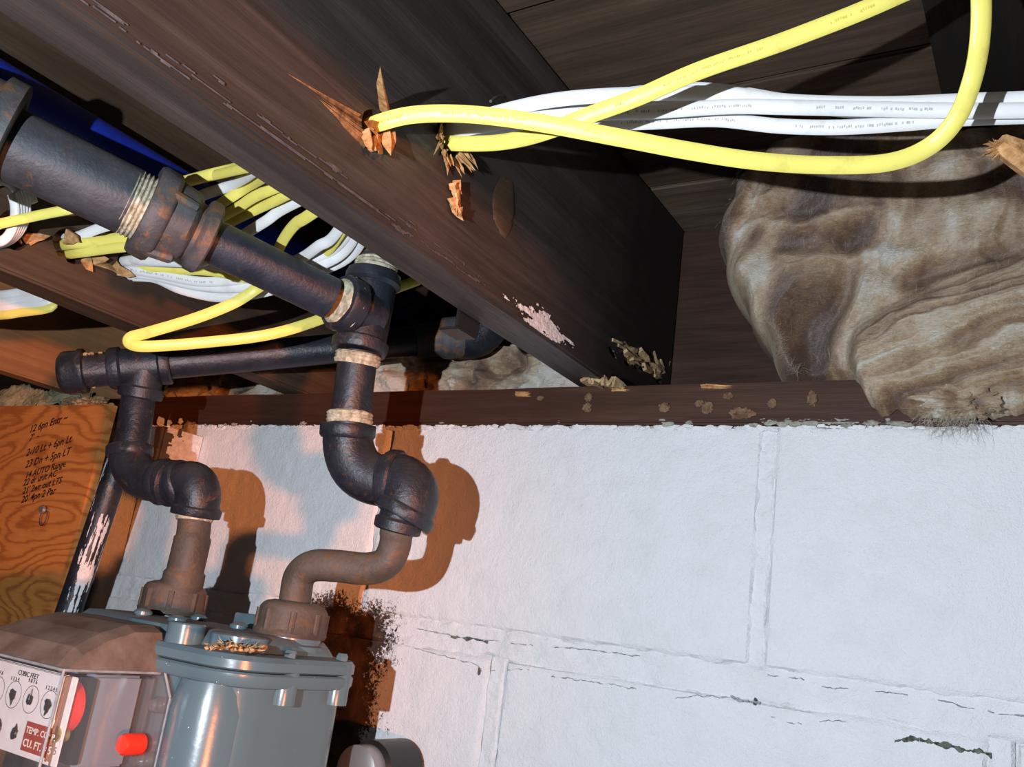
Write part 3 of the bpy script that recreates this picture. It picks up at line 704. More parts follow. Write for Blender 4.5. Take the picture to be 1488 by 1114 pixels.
cable('yellow', 'yellow cable curving down alone beside the blue pipe', [HB + Vector((-.024, -.004, -.006)), HB + Vector((-.05, 0, -.008)), (452, 311, .73), (430, 325, .75), (414, 345, .77), (403, 368, .79), (396, 400, .82), (385, 412, .81), (372, 420, .80), (340, 440, .80), (285, 462, .80), (215, 483, .80), (190, 490, .80), (188, 499, .80), (215, 503, .80), (300, 497, .81), (390, 486, .82), (465, 464, .84), (530, 436, .87), (600, 410, .88), (660, 392, .87), Vector((-.385, .70, .30))], None, 12, .0052, .0024)
cable('yellow', 'thin yellow cable passing under the thick pipe at the left edge', [Vector((-.758, .02, .31)), (-120, 352, .72), (0, 325, .72), (60, 312, .72), (115, 301, .72), (180, 285, .75), (250, 270, .78), (330, 250, .72), HA + Vector((-.022, .006, -.004))], None, 8, .0042, .0024)
for k in range(5):
    c0 = P(-8 - 3 * k, 300, .74 - .006 * k); pts = []
    for i in range(22):
        a = 2 * PI * i / 20 - .5; pts.append(c0 + RIGHT * (math.cos(a) * (.026 - .0025 * k)) + DOWN * (math.sin(a) * (.030 - .001 * k)) + FWD * (.0006 * i + .003 * k))
    cable('white', ['outermost turn of the white cable coil at the left edge', 'second turn of the white cable coil at the left edge', 'middle turn of the white cable coil at the left edge', 'inner turn of the white cable coil at the left edge', 'innermost turn of the white cable coil at the left edge'][k], pts, None, 3, .0042, .0026, None)
for k in range(4):
    v = 423 + k * 9.5
    cable('yellow' if k == 3 else 'white', ['top warm-lit white cable below the dark joist at far left', 'second warm-lit white cable below the dark joist at far left', 'third warm-lit white cable below the dark joist at far left', 'warm-lit yellow cable under the white ones at far left'][k],
          [Vector((-1.172, .42, .262 - .004 * k)), (-60, v + 8, .95), (0, v + 6, .92), (30, v + 2, .915), (58 + 5 * k, v - 2 - (3 if k == 3 else 0), .91), (95, v - 22, .92), Vector((-.79, .50 + .01 * k, .272))], None, 6, .005, .003)

# blue pipe along the dark joist
tag(obj('blue_pipe', tube([Vector((-.722, -.5, .352)), Vector((-.722, .2, .352)), Vector((-.722, .865, .352))], .028, 32), M['blue']), 'blue plastic pipe running along the dark joist behind the black gas pipe', 'pipe')

# ---------------------------------------------------------------- gas piping
def collar(a, b, r, seg=28, lip=.0022):
    return prof(a, b, [(0, r - .002), (.0, r + lip * .6), (.12, r + lip), (.8, r + lip), (1, r), (1, r - .002)], seg, None, .0006)
def elbow(a, corner, b, r, lipr=None, name='elbow', mt=None, parent=None, cl=.012):
    a, c, b = Vector(a), Vector(corner), Vector(b); lipr = lipr or r * 1.14
    bm = bmesh.new(); pts = arc(a, c, b, 14); rad = [r * (1 + .05 * math.sin(PI * i / 14)) for i in range(15)]
    sweep(bm, pts, rad, 30); bmesh.ops.recalc_face_normals(bm, faces=bm.faces)
    o = obj(name, bm, mt, parent)
    for p, q in ((a, c), (b, c)):
        d = (q - p).normalized(); obj('collar', prof(p - d * .001, p + d * cl, [(0, r * .9), (0, lipr * .97), (.1, lipr), (.8, lipr), (1, lipr * .93), (1, r * .9)], 30, None, .0008), mt, o)
    return o
PR = .0168
tee_c = P(527, 445, .77)
# --- depth pipe with reducer
dp = thing('gas_pipe', 'black gas pipe slanting down from upper left through a rusty reducer to the riser tee', 'pipe', P(300, 350, .74))
Dl = P(25, 214, .625); De = P(486, 436, .745)
def on(u): s = (u - 25) / (486 - 25); return Dl.lerp(De, s)
R1 = .0258
obj('thick_pipe', prof(on(-160), on(172), [(0, R1), (.995, R1), (1, R1 * .97)], 36), M['iron_dark'], dp)
# cut elbow end at far left: bulky band elbow
e0 = elbow(on(-130), on(-60), on(-60) + Vector((-.10, .0, -.02)), .036, .041, 'elbow', M['iron_worn'], dp, .02) if False else None
obj('coupling', prof(on(-90), on(14), [(0, .036), (.3, .038), (.72, .038), (.76, .043), (.97, .043), (1, .040), (1, .030), (.9, .0285), (.85, .02)], 40, None, .001), M['iron_worn'], dp)
bm = bmesh.new(); prof(on(166), on(202), [(0, R1 * 1.0)] + [(k / 12, R1 * (.97 if k % 2 else 1.03) - .0006 * k / 3) for k in range(1, 12)] + [(1, R1 * .9)], 36, bm, .0012)
bmesh.ops.recalc_face_normals(bm, faces=bm.faces); tag(obj('threaded_end', bm, M['dope'], dp), 'exposed threads caked with dried cream sealant')
obj('reducer', prof(on(190), on(284), [(0, .026), (0, .0345), (.05, .0362), (.26, .0362), (.31, .0345), (.33, .0318), (.62, .0300), (.68, .0270), (.72, .0235), (.78, .0235), (.81, .0275), (.84, .0292), (.97, .0292), (1, .0275), (1, .018)], 40, None, .0012), M['iron_worn'], dp)
for an in range(4):
    d = (on(298) - on(196)).normalized(); a = d.orthogonal().normalized(); a = Matrix.Rotation(an * PI / 2 + .55, 3, d) @ a
    obj('rib', box_ := tube([on(212) + a * .0330, on(246) + a * .0300], .0042, 8), M['iron_worn'], dp)
obj('slim_pipe', prof(on(278), on(480), [(0, .0178), (.995, .0178), (1, .017)], 32), M['iron_pipe'], dp)
# --- right riser
rr = thing('gas_riser', 'black iron gas riser with tee and elbows feeding the right port of the meter', 'pipe', Vector((-.53, .56, 0)))
TA = P(544, 398, .785); TB = P(521, 512, .765); TR = .0215
obj('tee', prof(TA, TB, [(0, .017), (0, TR * 1.10), (.05, TR * 1.15), (.13, TR * 1.15), (.17, TR * 1.0), (.84, TR * 1.0), (.87, TR * 1.13), (.97, TR * 1.13), (1, TR * 1.08), (1, .016)], 36, None, .0007), M['iron'], rr)
obj('tee_branch', prof(P(545, 462, .775), P(492, 437, .747), [(0, .019), (.55, .0205), (.62, .0240), (.95, .0245), (1, .0232), (1, .0178)], 34, None, .0007), M['iron'], rr)
bm = bmesh.new(); prof(P(501, 441, .752), P(489, 435.5, .7445), [(0, .0245), (.3, .0228), (.6, .0205), (1, .0180)], 34, bm, .0016); bmesh.ops.recalc_face_normals(bm, faces=bm.faces)
tag(obj('pipe_dope', bm, M['dope'], rr), 'thick cream sealant ring where the slanting pipe enters the tee')
def dope(a, b, r, parent):
    bm = bmesh.new(); m = [(0, r * .97)] + [(k / 7, r * (1.05 if k % 2 else 1.0)) for k in range(1, 7)] + [(1, r * .97)]; prof(a, b, m, 30, bm, .0012)
    bmesh.ops.recalc_face_normals(bm, faces=bm.faces); return tag(obj('pipe_dope', bm, M['dope'], parent), 'flaky cream sealant ring')
obj('top_nipple', prof(P(549, 372, .79), TA, [(0, PR * .95), (1, PR * .95)], 28), M['iron_worn'], rr)
dope(P(548, 381, .789), P(545, 397, .786), PR * 1.12, rr)
obj('top_cap', prof(P(551, 352, .795), P(548, 380, .789), [(0, .018), (.1, .0215), (.9, .0215), (1, .018)], 8), M['iron_worn'], rr)
E1a = P(507, 622, .755)
obj('nipple', prof(TB, E1a, [(0, PR * 1.0), (1, PR * 1.0)], 32), M['iron'], rr)
dope(P(521, 513, .765), P(518, 530, .764), PR * 1.14, rr); dope(P(509, 599, .757), P(507.5, 616, .755), PR * 1.14, rr)
E2c = P(598, 703, .735)
elbow(P(506, 618, .755), P(499, 700, .75), P(572, 700, .742), .0208, .0235, 'elbow', M['iron'], rr, .011)
# second elbow: comes in from the left, turns down
elbow(P(566, 698, .745), P(612, 703, .735), P(584, 752, .728), .0235, .0262, 'elbow', M['iron'], rr, .010)
obj('reducer', prof(P(588, 728, .733), P(576, 772, .73), [(0, .017), (.1, .0180), (.55, .0172), (.6, .0178), (.66, .0198), (.95, .0198), (1, .0180), (1, .013)], 30, None, .0006), M['iron'], rr)
sw = catmull([P(577, 766, .73), P(573, 795, .73), P(560, 818, .728), P(532, 826, .73), (Vector(P(490, 822, .735))), P(455, 822, .74), P(436, 836, .742), P(430, 862, .74), P(427, 888, .738)], 8)
obj('offset_pipe', tube(sw, [.0132 + (.0006 if i < 4 else 0) for i in range(len(sw))], 28), M['rusty'], rr)
def union_nut(c, parent, r=.0275):
    c = Vector(c); bm = bmesh.new()
    prof(c, c + Vector((0, 0, .028)), [(0, r * .9), (0, r * 1.05), (.12, r * 1.09), (.2, r * 1.02), (.76, r * 1.0), (.88, r * .93), (.95, r * .80), (1, r * .60)], 36, bm, .001)
    bmesh.ops.recalc_face_normals(bm, faces=bm.faces); o = obj('union_nut', bm, M['rusty'], parent)
    for k in range(8):
        a = k * PI / 4; d = Vector((math.cos(a), math.sin(a), 0)); obj('lug', tube([c + d * r * .98 + Vector((0, 0, .004)), c + d * r * .98 + Vector((0, 0, .020))], .0028, 8), M['rusty'], o)
    return o
nR = Vector((-.5435, .56, -.033)); nL = Vector((-.694, .56, -.031))
union_nut(nR, rr)
# --- left riser
lr = thing('gas_riser', 'black iron gas drop from the horizontal pipe to the left port of the meter', 'pipe', Vector((-.75, .55, 0)))
yl = .545
la = Py(203, 572, yl); lb = Py(190, 655, yl)
obj('drop_pipe', prof(Py(204, 560, yl), lb, [(0, PR * .98), (1, PR * .98)], 32), M['iron'], lr)
elbow(Py(189, 650, yl), Py(185, 703, yl + .002), Py(243, 700, .55), .0190, .0222, 'elbow', M['iron'], lr, .010)
obj('nipple', prof(Py(240, 700, .55), Py(285, 708, .555), [(0, .0215), (.25, .0225), (.3, .0190), (1, .0190)], 30, None, .0006), M['iron'], lr)
elbow(Py(262, 704, .55), Py(297, 690, .553), Py(284, 748, .556), .0200, .0228, 'elbow', M['iron'], lr, .008)
lp = catmull([Py(284, 742, .556), Py(281, 775, .556), Py(276, 800, .556), Py(270, 825, .556), Py(263, 855, .558), Vector((-.694, .56, -.012))], 8)
obj('offset_pipe', tube(lp, [.0150 if i < 10 else .0165 if i < 26 else .0185 for i in range(len(lp))], 28), M['rusty'], lr)
tag(obj('worn_ring', prof(Py(283.5, 749, .556), Py(282, 757, .556), [(0, .0165), (.5, .0172), (1, .0160)], 26, None, .001), M['dope'], lr), 'yellowed sealant ring')
union_nut(nL, lr)
# --- horizontal pipe
hp = thing('gas_pipe', 'long black horizontal gas pipe under the joists with a capped tee at its left end', 'pipe', Py(400, 515, .60))
hl = P(213, 531, .905); hr = P(700, 487, .99)
def hx(u): s = (u - 213) / (700 - 213); return hl.lerp(hr, s)
obj('main_pipe', prof(hx(236), hx(608), [(0, PR * .95), (1, PR * .95)], 32), M['iron'], hp)
obj('tee', prof(hx(164), hx(246), [(0, .016), (0, .0200), (.05, .0215), (.18, .0215), (.22, .0190), (.80, .0190), (.84, .0215), (.97, .0215), (1, .0200), (1, .016)], 34, None, .0007), M['iron'], hp)
obj('tee_branch', prof(hl, Py(203, 578, yl), [(0, .0182), (.62, .0188), (.68, .0215), (.95, .0218), (1, .0205), (1, .016)], 32, None, .0006), M['iron'], hp)
obj('close_nipple', prof(hx(128), hx(168), [(0, .0165), (.4, .0172), (1, .0165)], 28, None, .002), M['iron'], hp)
bm = bmesh.new()
for k in range(46):
    s = random.random(); a = random.uniform(0, 6.28); p = hx(130 + s * 30) + Vector((0, math.sin(a), math.cos(a))) * .0172; lump(bm, p, random.uniform(.0008, .0022), (1.4, 1, 1), .5, 1)
tag(obj('dope_crumbs', bm, M['debris'], hp), kind='stuff')
obj('cap', prof(hx(98), hx(134), [(0, .008), (.06, .0165), (.18, .0205), (.3, .0215), (.72, .0215), (.8, .0228), (.97, .0228), (1, .0215), (1, .016)], 34, None, .0007), M['iron'], hp)
obj('reducing_coupling', prof(hx(596), hx(690), [(0, .0165), (0, .0182), (.38, .0190), (.44, .0222), (.5, .0232), (1, .0236), (1, .018)], 34, None, .0007), M['iron_worn'], hp)
obj('elbow', tube(catmull([hx(668), hx(692), hx(703) + Vector((.006, .002, .02)), hx(700) + Vector((.003, .006, .06)), hx(698) + Vector((0, .01, .13))], 6), .0238, 28), M['iron'], hp)
# hanger strap by the big joist
hs = thing('pipe_strap', 'short black metal strap on the lower edge of the big joist by the pipe end', 'strap', Py(690, 452, .66))
a = Pz(668, 442, ZB - .002)
sa = Px(684, 449, -.3975)
obj('plate', box(sa + Vector((-.0015, -.016, -.020)), sa + Vector((.0015, .014, .022)), .0006), M['black'], hs)
obj('foot', box(sa + Vector((-.018, -.014, -.0215)), sa + Vector((.0015, .012, -.019)), .0006), M['black'], hs)
obj('rivet', prof(sa + Vector((-.004, -.002, .006)), sa + Vector((.0035, -.002, .006)), [(0, .003), (.8, .003), (1, .001)], 12), M['iron_worn'], hs)

# ---------------------------------------------------------------- corner: vertical pipe, post, plywood, little box
cp = thing('corner_pipe', 'vertical black pipe with white paint smears between plywood and block wall', 'pipe', Py(90, 900, .69))
pa = Py(198, 600, .63); pb = Py(70, 975, .63)
obj('pipe', prof(pa.lerp(pb, -.35), pa.lerp(pb, 2.4), [(0, .0138), (1, .0138)], 32), M['iron'], cp)
def smear(c0, c1, rad, ang0, ang1, seed, thr):
    ax = (c1 - c0).normalized(); n0 = (Vector((.72, -.69, 0)) - ax * Vector((.72, -.69, 0)).dot(ax)).normalized(); b0 = ax.cross(n0)
    def f(a, b):
        an = ang0 + (ang1 - ang0) * a; return c0.lerp(c1, b) + (n0 * math.cos(an) + b0 * math.sin(an)) * (rad + .0003 + .0002 * fbm((a * 30, b * 30, seed)))
    bm, V = grid(40, 110, f); cs = {}
    bm.faces.ensure_lookup_table(); kill = []
    for i, fc in enumerate(bm.faces):
        a = (i % 40) / 40; b = (i // 40) / 110
        if fbm((a * 9, b * 4, seed), 5) + thr - abs(a - .5) * 1.1 - abs(b - .5) * 1.2 < 0: kill.append(fc)
    bmesh.ops.delete(bm, geom=kill, context='FACES'); bmesh.ops.recalc_face_normals(bm, faces=bm.faces); return bm
obj('paint_smear', smear(pa.lerp(pb, .40), pa.lerp(pb, .82), .0138, -1.3, .5, 2.2, .42), M['chalk'], cp)
obj('paint_smear', smear(pa.lerp(pb, .80), pa.lerp(pb, 1.15), .0138, -.6, 1.2, 5.2, .30), M['chalk'], cp)
obj('paint_smear', smear(pa.lerp(pb, .12), pa.lerp(pb, .42), .0138, .7, 1.7, 7.9, .25), M['chalk'], cp)
# a narrow old wooden post behind plywood edge
q1 = Py(170, 598, .690); q2 = Py(84, 905, .690)
px_ = q1.x
post = tag(obj('wooden_post', plank((px_ - .060, .684, -1.59), (px_ - .014, .726, .188), 2, 30), M['post']), 'narrow old grey wooden post between the plywood edge and the black pipe', 'post')
ply_r = Py(165, 592, .675).x; ply_t = Py(80, 590, .675).z
pw = thing('plywood_panel', 'orange plywood panel with handwritten marker notes at the left edge', 'panel', (ply_r - .4, .68, -.9))
obj('sheet', box((ply_r - .9, .669, -1.1), (ply_r, .681, ply_t), .0006), M['ply'], pw, False)
# handwriting on it
def text_on(s, loc, size, rotz, parent, mt, shear=.35, name='handwriting', mtx=None, off=.0, extr=.0001):
    cu = bpy.data.curves.new('txt', 'FONT'); cu.body = s; cu.size = size; cu.shear = shear; cu.offset = off; cu.extrude = extr; cu.resolution_u = 2
    o = bpy.data.objects.new('txt', cu); C.objects.link(o); bpy.context.view_layer.update()
    me = bpy.data.meshes.new_from_object(o.evaluated_get(bpy.context.evaluated_depsgraph_get())); bpy.data.objects.remove(o); bpy.data.curves.remove(cu)
    R = mtx if mtx else Matrix.Rotation(PI / 2, 4, 'X'); me.transform(Matrix.Translation(Vector(loc) - origin_of(parent)) @ R @ Matrix.Rotation(rotz, 4, 'Z'))
    me.materials.clear(); me.materials.append(mt); ob = bpy.data.objects.new(name, me); C.objects.link(ob); ob.parent = parent; return ob
lines = [('12 6pn Entr ~', 42, 629, .0145), ("7'  -", 42, 641, .013), ('2-10 Lt + 6pn Lt', 37, 663, .0145), ('23 Dn + 5pn LT', 36, 680, .0145), ('14 AUTO Range', 36, 695, .0125), ('22 dr unit AC', 33, 706, .0125), ("21' 2wr out LTS", 32, 718, .0125), ("20' 4pn 2 Par", 30, 731, .0135)]
for s, u, v, sz in lines:
    l = Py(u, v, .6687); o = text_on(s, l, sz, .22, pw, M['ink'], .3, off=.0002)
# hook / screw with wire on it
sc_ = Py(72, 742, .669)
obj('screw', prof(sc_ + Vector((0, .003, 0)), sc_ + Vector((0, -.012, 0)), [(0, .002), (.75, .002), (.8, .0055), (1, .0045)], 14), M['steel'], pw)
obj('wire_loop', tube(catmull([sc_ + Vector((.004 + .007 * math.sin(a), -.008, -.010 + .010 * math.cos(a))) for a in [i * .6 for i in range(11)]], 4), .0006, 6), M['iron'], pw)
# dark bracket box with white painted edge, behind the left elbow
bx = thing('junction_box', 'small dark metal box with white-splashed front beside the left elbow', 'box', Py(240, 680, .70))
b_r = Py(262, 650, .70)
lo = Vector((b_r.x - .052, .672, Py(250, 690, .70).z)); hi = Vector((b_r.x, .729, Py(250, 627, .70).z))
obj('case', box(lo, hi, .002), M['rusty'], bx, False)
obj('cover', box((lo.x + .002, lo.y - .003, lo.z + .002), (hi.x - .001, lo.y, hi.z - .002), .0008), M['iron_worn'], bx, False)
bm = surf_patch(lambda a, b: Vector((hi.x + .0006, lo.y + (hi.y - lo.y) * a, lo.z + (hi.z - lo.z) * b)), 30, 50, 0, lambda c: fbm((c.y * 50, c.z * 50, 2)) + (c.y - lo.y) / .057 * 1.2 - .35 > 0)
obj('paint_smear', bm, M['chalk'], bx)
bm = bmesh.new()
for (u, v, r_) in ((233, 612, .006), (222, 622, .004), (262, 612, .004), (246, 614, .004)): lump(bm, Py(u, v, .722), r_, (1, .6, 1), .6, 2)
obj('paint_blob', bm, M['chalk'], bx)
bm = bmesh.new(); 
for (u, v, r_) in ((268, 630, .010), (264, 645, .009), (272, 620, .007)): lump(bm, Py(u, v, .727), r_, (.9, .4, 1.1), .4, 3)
tag(obj('bare_mortar', bm, M['mortar'], wall), kind='stuff')

# crumpled sheet and debris on top of the plywood
bm, V = grid(70, 34, lambda a, b: Vector((Py(-30 + 125 * a, 560, .67).x, .690 + .05 * b + .008 * fbm((a * 4, b * 4, 9)), Py(50, 588 - 36 * math.sin(PI * min(1, b * 1.15)) * (1 - .5 * a), .67).z + .02 * abs(fbm((a * 6, b * 5, 3), 5)))))
bmesh.ops.recalc_face_normals(bm, faces=bm.faces)
tag(obj('crumpled_sheet', bm, M['cloth'], None, False), 'crumpled olive plastic sheet lying above the plywood at far left', 'sheet')
bm = bmesh.new()
for k in range(60):
    u = random.uniform(90, 158); lump(bm, Py(u, 588, .672) + Vector((0, random.uniform(-.003, .005), random.uniform(0, .010))), random.uniform(.002, .006), (1.3, 1, .8), .7, 1)
tag(obj('dry_debris', bm, M['debris']), 'heap of dry brown crumbs along the top edge of the plywood', 'debris', None, 'stuff')

# ---------------------------------------------------------------- gas meter
mt_ = thing('gas_meter', 'grey painted gas meter with a clear index box at lower left', 'gas meter', (-.618, .53, -.36))
x0, x1, y0, y1 = -.742, -.502, .472, .605
def rrect(x0, x1, y0, y1, r, n=10):
    out = []
    for cx, cy, a0 in ((x1 - r, y1 - r, 0), (x0 + r, y1 - r, PI / 2), (x0 + r, y0 + r, PI), (x1 - r, y0 + r, 1.5 * PI)):
        for k in range(n + 1):
            a = a0 + PI / 2 * k / n; out.append((cx + r * math.cos(a), cy + r * math.sin(a)))
    return out
def loft(sections, cap=True):
    bm = bmesh.new(); rings = []
    for (ins, z, r) in sections:
        rings.append([bm.verts.new((x, y, z)) for x, y in rrect(x0 - ins, x1 + ins, y0 - ins, y1 + ins, max(.004, r + ins))])
    m = len(rings[0])
    for i in range(len(rings) - 1):
        for k in range(m): bm.faces.new((rings[i][k], rings[i][(k + 1) % m], rings[i + 1][(k + 1) % m], rings[i + 1][k]))
    bm.faces.new(rings[0][::-1]); bm.faces.new(rings[-1]); bmesh.ops.recalc_face_normals(bm, faces=bm.faces); return bm
obj('body', loft([(-.004, -.36, .03), (0, -.352, .03), (0, -.09, .03), (-.0005, -.075, .03), (.001, -.066, .03)]), M['meter'], mt_)
obj('lower_flange', loft([(.000, -.0695, .03), (.007, -.0680, .03), (.009, -.0650, .03), (.009, -.0595, .03), (.0075, -.0580, .03)]), M['meter'], mt_)
obj('upper_flange', loft([(.0070, -.0575, .03), (.009, -.0560, .03), (.009, -.0500, .03), (.006, -.0465, .03), (-.003, -.0455, .03), (-.010, -.0450, .03), (-.014, -.0400, .03), (-.020, -.0345, .03), (-.034, -.0330, .03)]), M['meter'], mt_)
# front curved boss column
obj('front_column', prof((x1 - .034, y0 + .016, -.36), (x1 - .034, y0 + .016, -.068), [(0, .0300), (.93, .0300), (1, .026)], 36), M['meter'], mt_)
def zcyl(x, y, za, zb, r, name, mt=None, seg=24, r2=None):
    h = abs(zb - za); e = min(.35, .0012 / h)
    return obj(name, prof((x, y, za), (x, y, zb), [(0, r), (1 - e, r), (1, (r2 or r * .9))], seg), mt or M['meter'], mt_)
# bolt lugs round the flange
for (x, y) in ((x1 - .001, y0 + .052), (x1 - .001, y1 - .022), (x0 + .001, y0 + .04), (x0 + .001, y1 - .02), (-.68, y0 + .001), (-.62, y1 - .001)):
    o = zcyl(x, y, -.0800, -.0480, .0098, 'bolt_lug', r2=.0090)
    b = prof((x, y, -.048), (x, y, -.0405), [(0, .0048), (.7, .0048), (1, .0036)], 6); obj('bolt_head', b, M['meter'], o, False)
# raised valve cover between the ports
bm = bmesh.new(); rings = []
for (sc, z) in ((1.0, -.046), (1.0, -.037), (.985, -.0355), (.80, -.0340), (.3, -.0325)):
    rings.append([bm.verts.new((-.622 + .052 * sc * math.copysign(abs(math.cos(a)) ** .6, math.cos(a)) + .0, .530 + .046 * sc * math.copysign(abs(math.sin(a)) ** .6, math.sin(a)), z)) for a in [2 * PI * k / 48 for k in range(48)]])
for i in range(len(rings) - 1):
    for k in range(48): bm.faces.new((rings[i][k], rings[i][(k + 1) % 48], rings[i + 1][(k + 1) % 48], rings[i + 1][k]))
bm.faces.new(rings[-1]); bmesh.ops.recalc_face_normals(bm, faces=bm.faces); obj('valve_cover', bm, M['meter'], mt_)
for (x, y) in ((-.600, .492), (-.660, .505), (-.582, .540), (-.655, .560)):
    o = zcyl(x, y, -.046, -.0325, .0062, 'screw_boss'); obj('screw_head', prof((x, y, -.0325), (x, y, -.0275), [(0, .0074), (.5, .0074), (1, .004)], 18), M['meter'], o)
zcyl(-.619, .585, -.046, -.0215, .0135, 'plug', seg=6, r2=.0125)
for x in (-.5435, -.694):
    zcyl(x, .56, -.06, -.0375, .030, 'port_base'); zcyl(x, .56, -.04, -.0315, .0265, 'port_collar')
# front gear boss + vertical lug at front left of the cover
zcyl(-.568, .476, -.046, -.031, .014, 'corner_boss', r2=.013)
zcyl(-.535, .500, -.048, -.034, .022, 'cover_boss', r2=.020)
# clear index box, protruding towards the viewer
ix0, ix1, iyf, iyb, izb, izt = -.708, -.574, .388, .466, -.142, -.069
ib = tag(obj('index_box', box((ix0, iyf, izb), (ix1, iyb, izt), .004, 3), M['clear'], mt_), 'clear plastic index cover')
for a_, b_ in (((ix1, iyf, izt), (ix1, iyf, izb)), ((ix1, iyf, izb), (ix1, iyb, izb)), ((ix1, iyf, izt), (ix1, iyb, izt)), ((ix0, iyf, izb), (ix1, iyf, izb)), ((ix0, iyf, izt), (ix1, iyf, izt)), ((ix1 + .017, iyb, -.137), (ix1 + .017, iyb, -.084)), ((ix1 + .017, iyb, -.084), (ix1 + .004, iyb, -.066)), ((ix1 + .017, iyb, -.137), (ix1 + .004, iyb, -.150))):
    obj('cover_edge', tube([Vector(a_), Vector(b_)], .0010, 8), M['milky'], mt_)
# dusty sloping roof of the cover
bm = bmesh.new(); R0 = []
for (y, zc, ins) in ((iyf + .001, -.0685, .0), (iyf + .014, -.055, .004), (iyf + .035, -.045, .009), (iyb - .02, -.038, .012), (iyb + .004, -.037, .013)):
    R0.append([bm.verts.new(p) for p in ((ix0, y, -.0695), (ix0 + ins, y, zc - .004), (ix0 + ins + .01, y, zc), (ix1 - ins - .012, y, zc), (ix1 - ins, y, zc - .004), (ix1, y, -.0695))])
for i in range(4):
    for k in range(5): bm.faces.new((R0[i][k], R0[i][k + 1], R0[i + 1][k + 1], R0[i + 1][k]))
bmesh.ops.recalc_face_normals(bm, faces=bm.faces); bmesh.ops.solidify(bm, geom=bm.faces[:], thickness=.0015)
tag(obj('index_roof', bm, M['dusty'], mt_, False), 'dust-covered sloping top of the clear cover')
# chamfered clear flange of the cover against the meter
def poly_prism(pts, ya, yb):
    bm = bmesh.new(); a = [bm.verts.new((x, ya, z)) for x, z in pts]; b = [bm.verts.new((x, yb, z)) for x, z in pts]; m = len(pts)
    for k in range(m): bm.faces.new((a[k], a[(k + 1) % m], b[(k + 1) % m], b[k]))
    bm.faces.new(a[::-1]); bm.faces.new(b); bmesh.ops.recalc_face_normals(bm, faces=bm.faces); return bm
obj('cover_flange', poly_prism([(ix0 - .006, -.150), (ix1 + .004, -.150), (ix1 + .017, -.137), (ix1 + .017, -.084), (ix1 + .004, -.066), (ix0 - .006, -.066)], iyb - .003, iyb + .004), M['clear'], mt_, False)
for zz in (-.090, -.128): obj('cover_screw', prof((ix1 + .009, iyb - .008, zz), (ix1 + .009, iyb + .004, zz), [(0, .004), (.3, .0058), (1, .0058)], 16), M['clear'], mt_)
obj('seal_cap', prof((ix1 + .001, iyb - .020, -.118), (ix1 + .001, iyb - .004, -.118), [(0, .006), (.15, .0075), (1, .0075)], 22), M['red'], mt_)
obj('inner_case', box((ix0 + .008, iyf + .034, izb + .006), (ix1 - .012, iyb - .004, izt - .004), .002), M['grey_in'], mt_, False)
obj('inner_rib', box((ix0 + .010, iyf + .026, izb + .010), (ix1 - .008, iyf + .034, izt - .006), .001), M['black'], mt_, False)
obj('gear', prof((ix1 - .020, iyf + .018, -.095), (ix1 - .020, iyf + .024, -.095), [(0, .018), (1, .018)], 26), M['red'], mt_)
obj('gear', prof((ix1 - .010, iyf + .012, -.112), (ix1 - .010, iyf + .020, -.112), [(0, .005), (1, .005)], 18), M['brass'], mt_)
dial = obj('dial_plate', box((ix0 + .004, iyf + .006, -.128), (ix1 - .004, iyf + .0075, -.0735), .0006), M['dial_white'], mt_, False)
obj('back_plate', box((ix0 + .004, iyf + .0135, -.132), (ix1 - .003, iyf + .015, -.074), .0006), M['dial_white'], mt_, False)
yf = iyf + .0058
for k in range(4):
    cx = ix1 - .016 - k * .0215; cz = -.0935
    bm = bmesh.new(); 
    for i in range(28):
        a, b = 2 * PI * i / 28, 2 * PI * (i + 1) / 28
        bm.faces.new([bm.verts.new((cx + r * math.cos(t), yf, cz + r * math.sin(t))) for r, t in ((.0088, a), (.0092, a), (.0092, b), (.0088, b))])
    dl = obj('dial_ring', bm, M['black'], mt_, False)
    bm = bmesh.new(); lump(bm, (cx, yf - .001, cz), .0034, (1, .35, 1.1), .5, 2); shard(bm, (cx, yf - .001, cz), (random.uniform(-.3, .3), 0, 1 if k % 2 else -1), .0078, .0038, .001)
    obj('dial_hand', bm, M['black'], mt_)
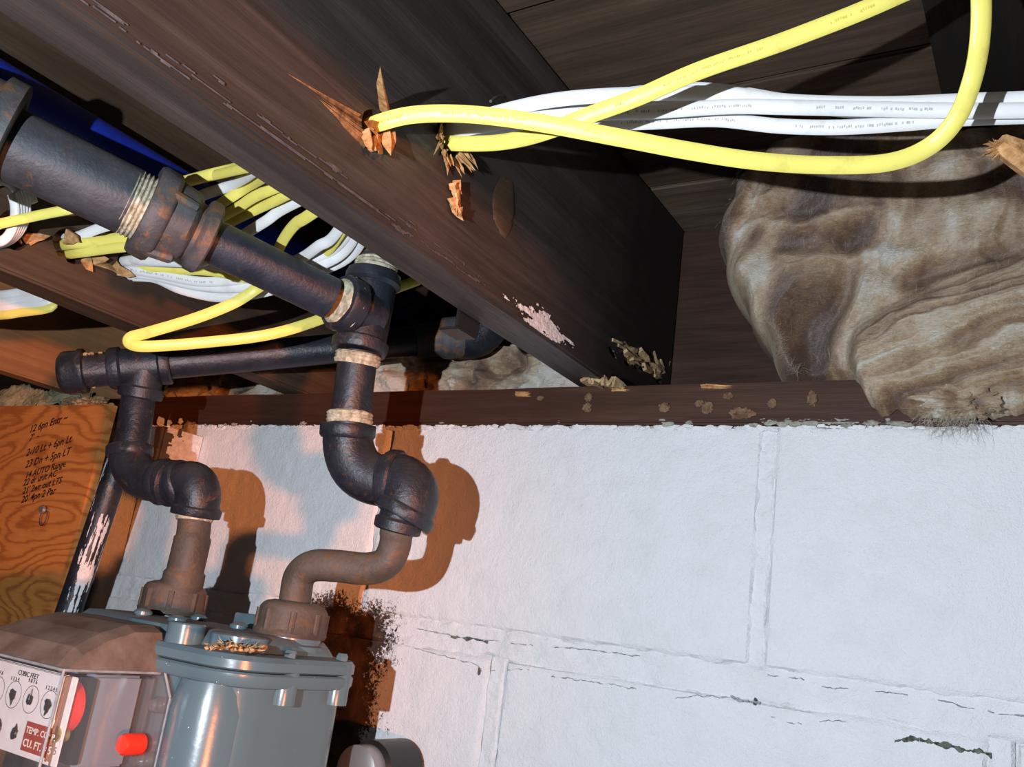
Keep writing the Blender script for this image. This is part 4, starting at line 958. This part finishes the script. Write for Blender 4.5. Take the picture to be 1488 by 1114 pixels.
for k in range(3):
    cx = ix1 - .045 - k * .020; cz = -.117
    bm = bmesh.new(); lump(bm, (cx, yf - .001, cz), .0034, (1, .35, 1.2), .5, 2); shard(bm, (cx, yf - .001, cz), (.1, 0, 1), .007, .0038, .001); obj('dial_hand', bm, M['black'], mt_)
lb_ = obj('red_label', box((ix1 - .034, yf - .0006, -.1255), (ix1 - .005, yf, -.107), .0), M['dark_red'], mt_, False)
text_on('TEMP. COMP.', (ix1 - .0325, yf - .0008, -.1140), .0058, 0, mt_, M['cream'], 0, 'lettering', off=.00008)
text_on('CU. FT. = 5', (ix1 - .0325, yf - .0008, -.1225), .0068, 0, mt_, M['cream'], 0, 'lettering', off=.00012)
for k, s in enumerate(('1 2 3 4 5', '9 8 7 6', '1 2 3 4', '9 8 7 6')):
    text_on(s, (ix1 - .024 - k * .0215, yf - .0002, -.0845 + .0015 * (k % 2)), .0038, 0, mt_, M['black'], 0, 'lettering')
text_on('CUBIC FEET', (ix1 - .060, yf - .0002, -.0800), .0048, 0, mt_, M['black'], 0, 'lettering')
# debris on the meter top
bm = bmesh.new()
for k in range(70):
    u = random.uniform(300, 385); c = Pz(u, 938 + (u - 300) * .02 + random.uniform(-5, 5), -.040)
    if random.random() < .5: lump(bm, c, random.uniform(.001, .0028), (1.3, 1, .8), .7, 1)
    else: shard(bm, c, (random.uniform(-1, 1), random.uniform(-1, 1), random.uniform(0, .5)), random.uniform(.004, .011), .0014)
tag(obj('dry_debris', bm, M['debris'], None, False), 'dry straw-like crumbs caught on top of the grey gas meter', 'debris', None, 'stuff')
# round metal plug at the bottom, right of the meter
pg = thing('pipe_plug', 'round dull silver plug at the bottom edge right of the meter', 'plug', Py(520, 1120, .66))
pc_ = Py(518, 1120, .66)
obj('disc', prof(pc_ + Vector((.0, -.004, 0)), pc_ + Vector((0, .02, 0)), [(0, .016), (.1, .0215), (.9, .0215), (1, .020)], 32), M['steel'], pg)
obj('ring', prof(pc_ + Vector((0, .012, 0)), pc_ + Vector((0, .070, 0)), [(0, .020), (.1, .0250), (.9, .0250), (1, .02)], 32), M['black'], pg)
